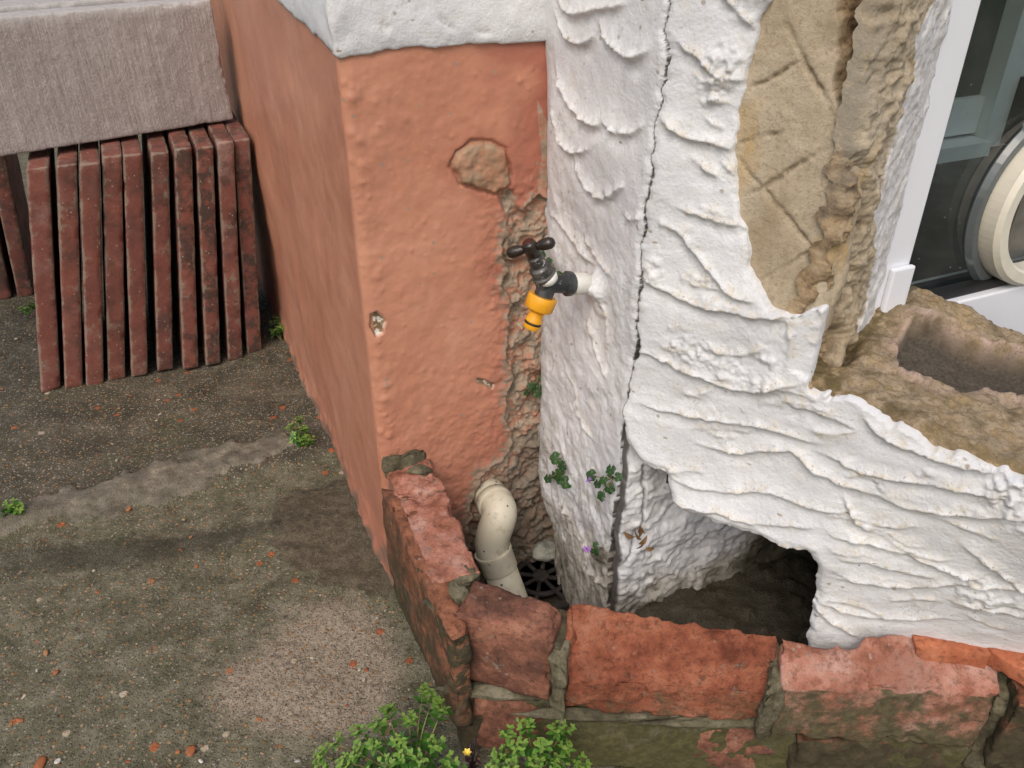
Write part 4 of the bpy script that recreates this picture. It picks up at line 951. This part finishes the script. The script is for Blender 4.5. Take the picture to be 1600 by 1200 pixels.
# pointing smeared over the joints
def lump(name, c, r, mat, parent, seed, n=18, amp=.3, moss=.2):
    vv = []; ff = []
    for i in range(n+1):
        th = math.pi*i/n
        for k in range(n*2):
            ph = math.pi*k/n; vv.append((math.sin(th)*math.cos(ph), math.sin(th)*math.sin(ph), math.cos(th)))
    q = np.array(vv); k_ = 1+amp*fbm(q+seed*7.1, 1.6, 4, seed); q = q*k_[:, None]*np.array(r)+np.array(c)
    for i in range(n):
        for k in range(n*2): ff.append((i*2*n+k, (i+1)*2*n+k, (i+1)*2*n+(k+1) % (2*n), i*2*n+(k+1) % (2*n)))
    return mk(name, q, np.array(ff), mat, parent, {'moss': np.full(len(q), moss), 'edge': np.zeros(len(q))})
for i, (x, y, z, r) in enumerate([(708, 930, .178, (.026, .024, .018)), (728, 902, .190, (.014, .012, .010)), 
                                  (960, 1116, .090, (.09, .007, .007)), (1120, 1128, .088, (.08, .006, .007)), (800, 1078, .092, (.07, .010, .008)), (1300, 1130, .085, (.08, .008, .010)),
                                  (655, 735, .204, (.016, .010, .005))]):
    lump('mortar', atz(x, y, z), r, MORTAR, lw, i+30)

# ------------------------------------------------------------------ tap
tp = PR.hit(930, 443); n_ = -u
tap = thing('tap', 'old black garden tap with yellow hose connector on the white return', 'tap', tp)
B0 = tp+n_*.066+Z*.012
ax = (B0-tp)/np.linalg.norm(B0-tp)
lathe('wall_pipe', tp-ax*.02, ax, [(0, .0115), (.03, .0115), (.034, .0135), (.040, .0140), (.052, .0138), (.054, .0125)], PAINTED, tap)
smooth_edges(lathe('body', tp+ax*.032, ax, [(0, .0125), (.004, .0155), (.010, .0158), (.0125, .0120), (.030, .0112), (.040, .0120), (.046, .0105), (.050, .006)], TAPMETAL, tap), 50)
sa = Z*1.0+n_*.46-V3(0, 1, 0)*.05; sa /= np.linalg.norm(sa)
da = -Z*1.0+n_*.40+V3(0, -1, 0)*.04; da /= np.linalg.norm(da)
sp0 = tp+ax*.068
lathe('spout', sp0-da*.012, da, [(0, .006), (.004, .0115), (.012, .0125), (.026, .0118), (.040, .0118), (.042, .009)], TAPMETAL, tap)
st_ = sp0-sa*.002
smooth_edges(lathe('stem', st_, sa, [(0, .0105), (.010, .0118), (.014, .0150), (.0175, .0152), (.019, .0128), (.024, .0128), (.0255, .0142), (.030, .0138), (.033, .0105), (.046, .0098), (.048, .0075), (.056, .0070)], TAPSTEM, tap), 40)
lathe('paint_drip', st_+sa*.007+V3(.004, -.003, 0), sa, [(0, .009), (.003, .0118), (.008, .0125), (.011, .010)], PAINTED, tap)
hc = st_+sa*.060
hd = lathe('handle', hc-sa*.012, sa, [(0, .0075), (.003, .0095), (.014, .0095), (.018, .0088), (.0205, .0075), (.0215, .004)], HANDLE, tap)
cd = V3(.96, -.12, .0); cd = cd-sa*np.dot(cd, sa); cd /= np.linalg.norm(cd)
for s_ in (-1, 1):
    lathe('crossbar', hc+cd*s_*.006, cd*s_, [(0, .0045), (.004, .0050), (.008, .0066), (.014, .0074), (.019, .0072), (.0225, .0056), (.0242, .003), (.0246, .0008)], HANDLE, hd, 20)
lathe('button', hc+sa*.0092, sa, [(0, .0062), (.0006, .0060), (.0009, .004)], plain('dull_red_button', (.06, .015, .012), .4), hd)
ho = sp0+da*.016
hc2 = smooth_edges(lathe('hose_connector', ho, da, [(a_*.86, b_) for a_, b_ in [(.000, .0145), (.000, .0178), (.0015, .0186), (.009, .0186), (.019, .0182), (.021, .0172), (.0225, .0125), (.026, .0095), (.032, .0092), (.036, .0104), (.040, .0108), (.0415, .0098), (.0445, .0098), (.0455, .0108), (.050, .0104), (.052, .0094), (.0525, .006)]],
      YELLOW, tap, 60, rib=(3, 5, .0009, 24)), 40)
lathe('o_ring', ho+da*.0357, da, [(0, .0099), (.0004, .0106), (.0016, .0110), (.0026, .0106), (.003, .0099)], RUBBER, hc2)

# ------------------------------------------------------------------ waste pipe, grating, stone
e0 = PF.hit(767, 776)
pipe = thing('waste_pipe', 'cream plastic waste pipe with elbow coming out of the terracotta wall', 'pipe', e0)
fo = -v
k0 = e0-fo*.02; k1 = e0+fo*.026+Z*.002
kb = e0+fo*.046-Z*.058+u*-.016
pe = atz(808, 960, -.05)
dn_ = (pe-kb)/np.linalg.norm(pe-kb)
cv = [k0, e0, k1]+[(1-t)**3*k1+3*(1-t)**2*t*(k1+fo*.024)+3*(1-t)*t*t*(kb-dn_*.030)+t**3*kb for t in np.linspace(.08, 1, 14)]
tube('elbow', cv, [.0238]*3+[.0236]*14, PIPE, pipe, 32)
lathe('collar', e0+fo*.006, fo, [(0, .024), (0, .0255), (.012, .0255), (.014, .024)], PIPE, pipe, 36)
smooth_edges(lathe('socket', kb-dn_*.004, dn_, [(0, .022), (0, .0262), (.003, .0266), (.006, .0256), (.030, .0254), (.031, .022)], PIPE, pipe, 36), 40)
tube('straight_pipe', [kb+dn_*.01, pe, pe+dn_*.03], .0232, PIPE, pipe, 32)
w_ = kb-dn_*.012+V3(.0215, -.008, 0)
lump('hole_stain', w_, (.003, .0022, .0045), RUBBER, pipe, 3, 8)
tap.scale = (.83, .83, .83)
gr = thing('drain_grate', 'dark iron drain grating at the foot of the cream pipe', 'grate', atz(845, 905, -.052))
gc = np.array(gr.location)
def gbox(name, x0, x1, y0, y1, z0, z1):
    vv = [gc+u*x+v*y+Z*z for z in (z0, z1) for x, y in ((x0, y0), (x1, y0), (x1, y1), (x0, y1))]
    o = mk(name, vv, [(3, 2, 1, 0), (4, 5, 6, 7), (0, 1, 5, 4), (1, 2, 6, 5), (2, 3, 7, 6), (3, 0, 4, 7)], IRON, gr, smooth=False)
    b = o.modifiers.new('bevel', 'BEVEL'); b.width = .0015; b.segments = 2; return o
for a in (-1, 1):
    gbox('rim', -.072, .072, a*.066-.006, a*.066+.006, .0, .012); gbox('rim', a*.066-.006, a*.066+.006, -.06, .06, 0, .0117)
lathe('hub', gc+Z*.004, Z, [(0, .012), (.006, .012), (.007, .010)], IRON, gr)
for k in range(8):
    th = k*math.pi/4+.2; dd_ = u*math.cos(th)+v*math.sin(th)
    tube('spoke', [gc+dd_*.010+Z*.006, gc+dd_*.064+Z*.006], .0035, IRON, gr, 6)
lathe('inner_ring', gc+Z*.003, Z, [(0, .034), (0, .040), (.007, .040), (.007, .034), (0, .034)], IRON, gr, 32)
STONE = plain('pale_lichened_stone', (.30, .30, .26), .85, .2, .4, 60, .002)
tag(lump('stone', atz(852, 868, -.035)+V3(0, .0, .008), (.030, .016, .016), STONE, None, 41), 'pale greenish lump of stone wedged beside the drain grating', 'stone')

# ------------------------------------------------------------------ stacked red tiles and the grey kerbs on them
def tile_geo(p0, p1, dep, th, z1, seed, z0=.002):
    """p0 bottom-front-centre, p1 top-front-centre (x,y); leans sideways between them"""
    hw = u*th/2
    b = [V3(*p0, z0)-hw, V3(*p0, z0)+hw, V3(*p0, z0)+hw+v*dep, V3(*p0, z0)-hw+v*dep]
    t = [V3(*p1, z1)-hw, V3(*p1, z1)+hw, V3(*p1, z1)+hw+v*dep, V3(*p1, z1)-hw+v*dep]
    return t, b
bots = [(79, 611), (115, 606), (148, 602), (182, 593), (218, 587), (258, 578), (298, 575), (333, 569), (368, 561), (398, 551)]
tops = [(58, 262), (104, 257), (140, 255), (175, 243), (207, 241), (250, 238), (286, 231), (320, 229), (352, 221), (378, 217)]
TL = ['upright red tile at the near left end of the row, leaning most, with pinkish bloom', 'red tile beside the wide dark gap near the left end of the row', 'clean red tile with a small grey square smudge on its edge',
      'red tile with a greyish top edge, fourth from the near left end of the row', 'red tile on the left side of the wide dark gap in mid row', 'red tile with a buff mortar crust on its upper edge beside the mid row gap',
      'dark blotched red tile with white scratches, fourth from the terracotta wall', 'red tile with a black stain high on its edge, third from the terracotta wall', 'red tile with pale bloom low on its edge, second from the terracotta wall', 'brown dark red tile nearest to the terracotta wall']
for i, ((bx, by), (tx, ty)) in enumerate(zip(bots, tops)):
    pb = atz(bx, by, .004)
    r_ = ray(tx, ty); k_ = (pb[1]-.0)/r_[1]; pt = CAM+r_*k_
    z1 = min(pt[2], .445)
    t, b = tile_geo((pb[0], pb[1]), (pt[0], pb[1]), .30, [.034, .032, .0312, .0315, .031, .030, .030, .0295, .0295, .0295][i], z1, i)
    mossk = [.1, .5, .25, .5, .25, .6, .9, .95, .7, 1.][i]; bl = [1., .4, .2, .3, .4, .3, .6, .3, 1., .3][i]
    tag(hexa('red_tile', t, b, TILE, None, res=.005, rough=.0005, rs=30, seed=i+60, rnd=.003, chip=.0018, attrs=lambda x, y, z, g, a=mossk, c=bl: {'moss': 0*x+a, 'bloom': c*(.25+.75*np.clip(np.abs(z-.5)*2, 0, 1))}),
        TL[i], 'tile', 'red tiles standing on edge in a row')
for i, (bx, by, tx) in enumerate([(40, 463, 25), (6, 468, -8), (-32, 472, -48)]):
    pb = atz(bx, by, .004); r_ = ray(tx, 245); pt = CAM+r_*(pb[1]/r_[1]); 
    t, b = tile_geo((pb[0], pb[1]), (pb[0]+.05, pb[1]), .26, .033, .43, i)
    tag(hexa('red_tile', t, b, TILE, None, res=.006, rough=.0005, rs=30, seed=i+80, rnd=.003, chip=.0018, attrs=lambda x, y, z, g: {'moss': 0*x+.8, 'bloom': 0*x+.2}),
        ['dark red tile standing behind the near left end of the row', 'grey brown tile at the left edge, behind the row of tiles', 'dark brown tile outermost on the left behind the row of tiles'][i], 'tile', 'red tiles standing on edge in a row')
zb = .447
ka = atz(366, 187, zb); kc = atz(0, 246, zb); kd = (kc-ka)/np.linalg.norm(kc-ka); kn = V3(kd[1], -kd[0], 0); kn = kn if kn[1] > 0 else -kn
def kerb(name, A, L, h, th, z0, lean, label, seed):
    q = [A+kd*L, A, A+kn*th, A+kd*L+kn*th]
    return tag(hexa(name, [p+Z*(h)+kn*lean for p in q], [V3(p[0], p[1], z0) for p in q], SLAB, None, res=.004, rough=.0006, rs=90, seed=seed, rnd=.003, chip=.0028), label, 'concrete block', 'grey concrete blocks lying on the tiles')
for p in (ka, kc): p[2] = 0
hk = .215
kerb('concrete_block', ka, .75, zb+.205, .055, zb, .012, 'combed grey concrete block lying across the tops of the red tiles, nearer of two', 90)
kerb('concrete_block', ka+kn*.060+kd*.03, .75, zb+.212, .10, zb, .012, 'grey concrete block behind the combed one on the tiles', 91)
# something to carry the far block

# ------------------------------------------------------------------ plants
SPURGE = m_leaf('spurge_leaf', (.038, .12, .018), (.125, .30, .05), (.28, .42, .08))
TOAD = m_leaf('toadflax_leaf', (.018, .055, .016), (.05, .115, .03))
STEMM = plain('green_red_stem', (.16, .15, .06), .6, .3, .3, 60)
DRY = m_leaf('dry_leaf', (.22, .12, .05), (.36, .22, .10))
def unit(a): a = np.array(a, float); return a/(np.linalg.norm(a)+1e-12)
class Leaves:
    def __init__(s): s.v, s.f, s.tone, s.tip = [], [], [], []
    def leaf(s, base, dr, up, L, W, curl=.2, fold=.25, tone=.5, tip=0.0, obov=.62):
        dr = unit(dr); up = unit(np.array(up)-dr*np.dot(up, dr)); sd = np.cross(dr, up); b = len(s.v); n = 6
        for i in range(n):
            t = i/(n-1); wd = W*.5*math.sin(math.pi*min(1, max(.03, t))**(.6/obov*.9))**.8 if 0 < i < n-1 else W*.05
            c = base+dr*L*t-up*L*curl*t*t
            for k in (-1, 0, 1): s.v.append(c+sd*k*wd+up*abs(k)*wd*fold); s.tone.append(tone+.08*abs(k)); s.tip.append(tip)
        for i in range(n-1):
            for k in range(2): a = b+i*3+k; s.f.append((a, a+1, a+4, a+3))
    def lobed(s, c, nrm, rad, tone, lobes=5):
        _, a, bb = frame_of(nrm); th0 = random.uniform(0, 6.28); b = len(s.v); n = 30; nrm = unit(nrm)
        s.v.append(c-nrm*rad*.12); s.tone.append(tone*.7); s.tip.append(0)
        for ring_ in (.55, 1.0):
            for k in range(n):
                th = 2*math.pi*k/n; rr = rad*ring_*(.82+.18*abs(math.cos(th*lobes/2.0))**.7*(1 if ring_ > .9 else .4))
                if k in (0, n-1): rr *= .45
                s.v.append(c+(a*math.cos(th+th0)+bb*math.sin(th+th0))*rr+nrm*rad*(.10*math.sin(th*lobes)*ring_-.18*(ring_ > .9)))
                s.tone.append(tone+.15*(ring_ > .9)); s.tip.append(0)
        for k in range(n-1):
            s.f.append((b, b+1+k, b+2+k)); s.f.append((b+1+k, b+1+n+k, b+2+n+k, b+2+k))
    def build(s, name, mat, parent): return mk(name, s.v, s.f, mat, parent, {'tone': s.tone, 'tip': s.tip})
def tubes(name, paths, mat, parent):
    V_, F_ = [], []
    for p, rd in paths:
        a, b = tube_geo(p, rd, 6); F_ += [tuple(i+len(V_) for i in q) for q in b]; V_ += a
    return mk(name, V_, F_, mat, parent)
def spurge(name, label, base, heads, leafL, group=None, dens=1.0):
    pl = thing(name, label, 'plant', base, group); base = np.array(base, float); lv = Leaves(); st = []
    for hd_ in heads:
        hd_ = np.array(hd_, float); mid = (base*.55+hd_*.45)+V3(0, 0, .25*abs(hd_[2]-base[2]))+rng.normal(0, .004, 3)
        ts = np.linspace(0, 1, 9); pts = [(1-t)**2*base+2*t*(1-t)*mid+t*t*hd_ for t in ts]
        st.append((pts, np.linspace(.0013, .0007, 9)))
        for k in range(3, 9):
            if random.random() > .85*dens: continue
            tg = unit(pts[k]-pts[k-1]); _, a, b = frame_of(tg)
            for q in range(2 if k < 7 else 3):
                th = random.uniform(0, 6.28); o = a*math.cos(th)+b*math.sin(th)
                L = leafL*random.uniform(.7, 1.15)
                lv.leaf(pts[k], unit(o+tg*.5), unit(tg+V3(0, 0, .7)), L, L*random.uniform(.5, .68), random.uniform(0, .35), .22, random.uniform(.0, .6))
        n = random.randint(4, 6)                     # the umbel: a flat whorl on short rays
        tg = unit(unit(hd_-mid)+V3(0, -.15, 1.1)); _, a, b = frame_of(tg)
        for q in range(n):
            th = 6.28*q/n+random.uniform(-.3, .3); o = a*math.cos(th)+b*math.sin(th)
            L = leafL*random.uniform(.65, 1.0)
            lv.leaf(hd_, unit(o+tg*.25), tg, L*1.1, L*.58, random.uniform(.05, .3), .2, random.uniform(.4, 1), .15)
            p2 = hd_+(o*.75+tg*.65)*leafL*random.uniform(.5, .9); st.append(([hd_, (hd_+p2)/2+tg*.0005, p2], .0005))
            for e in range(3):
                t3 = random.uniform(0, 6.28); o2 = a*math.cos(t3)+b*math.sin(t3)
                lv.leaf(p2, unit(o2+tg*.3), tg, L*.6, L*.36, .15, .25, random.uniform(.7, 1), random.uniform(.4, 1))
    tubes('stems', st, STEMM, pl); lv.build('leaves', SPURGE, pl); return pl
def heads(l): return [atz(x, y, z) for x, y, z in l]
spurge('spurge', 'large bright green spurge clump sprawling at the foot of the brick wall corner', atz(650, 1235, .0),
       heads([(662, 1082, .105), (690, 1112, .095), (676, 1098, .1), (606, 1112, .085), (640, 1128, .09), (562, 1145, .07), (527, 1162, .06), (503, 1182, .05), (585, 1168, .075), (622, 1160, .085), (680, 1165, .07), (655, 1186, .075),
              (702, 1192, .06), (545, 1192, .055), (606, 1198, .06), (508, 1205, .045), (575, 1215, .05), (640, 1215, .06), (690, 1220, .05), (728, 1212, .04), (590, 1135, .08), (630, 1180, .08), (560, 1178, .065), (536, 1210, .05)]), .0115)
spurge('spurge', 'smaller green spurge clump rising against the front of the brick wall', atz(835, 1250, .0),
       heads([(822, 1136, .085), (795, 1150, .08), (868, 1145, .085), (884, 1172, .07), (846, 1166, .08), (812, 1170, .075), (782, 1182, .06), (800, 1198, .06), (872, 1194, .06), (838, 1196, .065), (905, 1198, .05), (770, 1205, .05), (860, 1218, .05), (815, 1222, .05), (884, 1140, .088)]), .0115)
spurge('weed', 'small green weed at the end of the mortar strip near the terracotta wall', atz(468, 696, .004), heads([(455, 668, .03), (476, 672, .032), (466, 658, .042), (482, 688, .02), (460, 684, .022), (472, 690, .016)]), .011, 'small weeds in the paving joints', .8)
spurge('weed', 'small green weed between the last red tile and the terracotta wall', atz(440, 532, .004), heads([(428, 506, .035), (435, 500, .042), (430, 520, .022), (440, 514, .03)]), .013, 'small weeds in the paving joints', .8)
spurge('weed', 'small green weed in the mortar strip at the left edge', atz(18, 808, .004), heads([(10, 798, .015), (26, 796, .018), (18, 790, .024)]), .012, 'small weeds in the paving joints', .8)
spurge('weed', 'dark green weed half hidden behind the near left red tile', atz(46, 494, .004), heads([(40, 485, .02), (52, 482, .024), (47, 478, .028)]), .016, 'small weeds in the paving joints', .7)
PURP = plain('purple_petal', (.30, .12, .46), .5, .3)
def toad(name, label, pl, spots, off, flowers=()):
    b = pl.hit(*spots[0][:2]); t_ = thing(name, label, 'plant', b, 'small lobed-leaf plants rooted in the wall cracks'); lv = Leaves(); st = []
    cl = np.mean([pl.hit(x, y) for x, y, *_ in spots], 0)
    for x, y, rr in spots:
        p = pl.hit(x, y)+pl.N*(off+random.uniform(0, .008)); nr = unit(pl.N+unit(CAM-p)*.8+rng.normal(0, .25, 3)+V3(0, 0, .3))
        depth = np.dot(p-CAM, V3(0, cp, -sp)); lv.lobed(p, nr, rr/F*depth, random.uniform(.1, .9))
        st.append(([cl, (cl+p)/2+pl.N*.004, p-nr*.001], .0006))
    tubes('stems', st, STEMM, t_); lv.build('leaves', TOAD, t_)
    fl = Leaves()
    for x, y in flowers:
        p = pl.hit(x, y)+pl.N*(off+.008)
        for q in range(4):
            th = q*1.57+.4; o = V3(math.cos(th), 0, math.sin(th)); fl.leaf(p, unit(o+pl.N*.3), pl.N, .0045, .0035, .1, .2)
    if flowers: fl.build('flower', PURP, t_)
toad('toadflax', 'dark green leafy plant growing behind the tap', PR, [(858, 396, 9), (850, 404, 8), (866, 408, 8), (872, 420, 9), (864, 425, 8), (878, 430, 8), (868, 436, 8), (881, 440, 7)], .004, [(862, 409)])
toad('toadflax', 'trailing green plant in the broken strip below the tap', PF, [(845, 588, 8), (855, 574, 7), (838, 598, 7), (828, 602, 7), (850, 596, 8), (820, 610, 7), (834, 608, 7), (858, 550, 8), (862, 560, 7), (846, 575, 6), (826, 595, 6), (860, 538, 6)], .004)
toad('toadflax', 'dark green lobed-leaf plant on the white return left of the crack', PR, [(882, 712, 11), (874, 740, 10), (886, 738, 10), (868, 744, 8), (890, 752, 11), (888, 725, 9), (880, 748, 8)], .005)
toad('toadflax', 'green lobed-leaf plant with purple flowers growing on the crack', PR, [(943, 737, 10), (972, 728, 9), (960, 745, 8), (976, 742, 8), (946, 752, 8), (962, 760, 10), (958, 770, 9), (966, 735, 6)], .008, [(940, 745), (944, 741)])
toad('toadflax', 'tiny green sprig with a purple flower low on the crack', PR, [(941, 848, 6), (946, 856, 6), (938, 857, 5), (944, 862, 4)], .006, [(932, 851), (935, 855)])
# dry leaf litter
dl = Leaves()
for x, y, L in ((990, 812, .016), (996, 822, .015), (984, 828, .018), (990, 840, .014), (1000, 846, .012), (986, 846, .012), (994, 832, .016)):
    p = PB.hit(x, y)-v*.012; dl.leaf(p, unit(rng.normal(0, 1, 3)+V3(0, 0, -.4)), unit(-v+rng.normal(0, .4, 3)), L, L*.55, .5, .5, random.random())
o = dl.build('dead_leaves', DRY, None); tag(o, 'brown shrivelled dead leaves caught in the white recess wall', 'leaves')
dl = Leaves(); dl.leaf(atz(598, 1150, .035), V3(.25, .2, .9), V3(0, -1, .3), .022, .010, .2, .5, .6)
tag(dl.build('dead_leaf', DRY, None), 'single tan dead leaf standing up in the spurge clump', 'leaf')
dk = Leaves(); b = atz(735, 1210, .01); stp = []
for x, y, z in ((735, 1160, .05), (728, 1180, .045), (748, 1172, .05), (742, 1150, .055)):
    h_ = atz(x, y, z); stp.append(([b, (b+h_)/2+V3(.002, 0, .004), h_], .0009))
    for q in range(5): dk.leaf(b*(1-q/5)+h_*q/5, unit(rng.normal(0, 1, 3)), Z, .008, .004, .3, .3, random.random())
pw = thing('weed', 'dark purple weed with one yellow flower between the two spurge clumps', 'plant', b)
PLUM = m_leaf('plum_leaf', (.035, .014, .022), (.075, .03, .04))
tubes('stems', stp, PLUM, pw); dk.build('leaves', PLUM, pw)
fl = Leaves(); p = atz(730, 1178, .055)
for q in range(6): fl.leaf(p, unit(V3(math.cos(q*1.05), math.sin(q*1.05), .9)), Z, .006, .004, .1, .2)
fl.build('flower', plain('yellow_petal', (.75, .55, .08), .5), pw)
# loose pebbles set in the weathered concrete
def m_peb():
    m = M('mixed_pebbles', .75, .3)
    c = m.ramp(m.attr('tone'), [(0, (.30, .09, .035)), (.2, (.42, .16, .06)), (.42, (.33, .22, .11)), (.6, (.46, .40, .31)), (.8, (.62, .58, .52)), (.93, (.10, .09, .08))])
    c = m.mix(m.math('MULTIPLY', m.step(m.noise(300, 5), .45, .65), .4), c, (.12, .10, .07)); m.bump(m.noise(500, 3), .0005, .6); return m.done(c)
import bmesh
pv, pf, ptn = [], [], []
bm = bmesh.new(); bmesh.ops.create_icosphere(bm, subdivisions=2, radius=1); ico = np.array([q.co[:] for q in bm.verts]); icf = [[q.index for q in f_.verts] for f_ in bm.faces]; bm.free()
def peb(x, y, z, rr, tone):
    q = ico*(1+.28*fbm(ico+rng.uniform(0, 99), 1.4, 2, 3))[:, None]*np.array([rr*rng.uniform(.8, 1.5), rr*rng.uniform(.6, 1), rr*.22]); th = rng.uniform(0, 6.28)
    q = np.stack([q[:, 0]*math.cos(th)-q[:, 1]*math.sin(th), q[:, 0]*math.sin(th)+q[:, 1]*math.cos(th), q[:, 2]], -1)+V3(x, y, z)
    pf.extend([[i+len(pv) for i in f_] for f_ in icf]); pv.extend(q.tolist()); ptn.extend([tone]*len(q))
n = 0
while n < 420:
    x, y = rng.uniform(0, 620), rng.uniform(470, 1200)
    p = atz(x, y, 0)
    side = (p[0]-P0[0])*u[0]+(p[1]-P0[1])*u[1]
    if side > -.01 and p[1] > .85: continue
    up_ = y < 770-.35*(x-100)*.45
    if not up_ and rng.rand() > .35: continue
    rr = abs(rng.normal(0, .0011))+.001
    peb(p[0], p[1], .0-(0 if up_ else .008), rr, rng.choice([.0, .15, .3, .45, .6, .75, .85], p=[.14, .18, .2, .2, .16, .09, .03])); n += 1
for x, y, rr, t in ((464, 845, .006, .85), (496, 848, .004, .85), (488, 872, .002, .85), (500, 900, .003, .85), (262, 1082, .009, .1), (60, 1188, .011, .05), (296, 1168, .009, .08), (375, 1052, .004, .62), (85, 1045, .006, .08), (312, 1184, .004, .8), (88, 1184, .005, .8), (200, 790, .006, .15), (55, 1042, .004, .85), (306, 880, .006, .08), (150, 920, .005, .05), (28, 1120, .006, .1)):
    p = atz(x, y, 0); peb(p[0], p[1], -.006, rr*.72, t)
tag(mk('pebbles', pv, pf, m_peb(), None, {'tone': ptn}), kind='stuff')
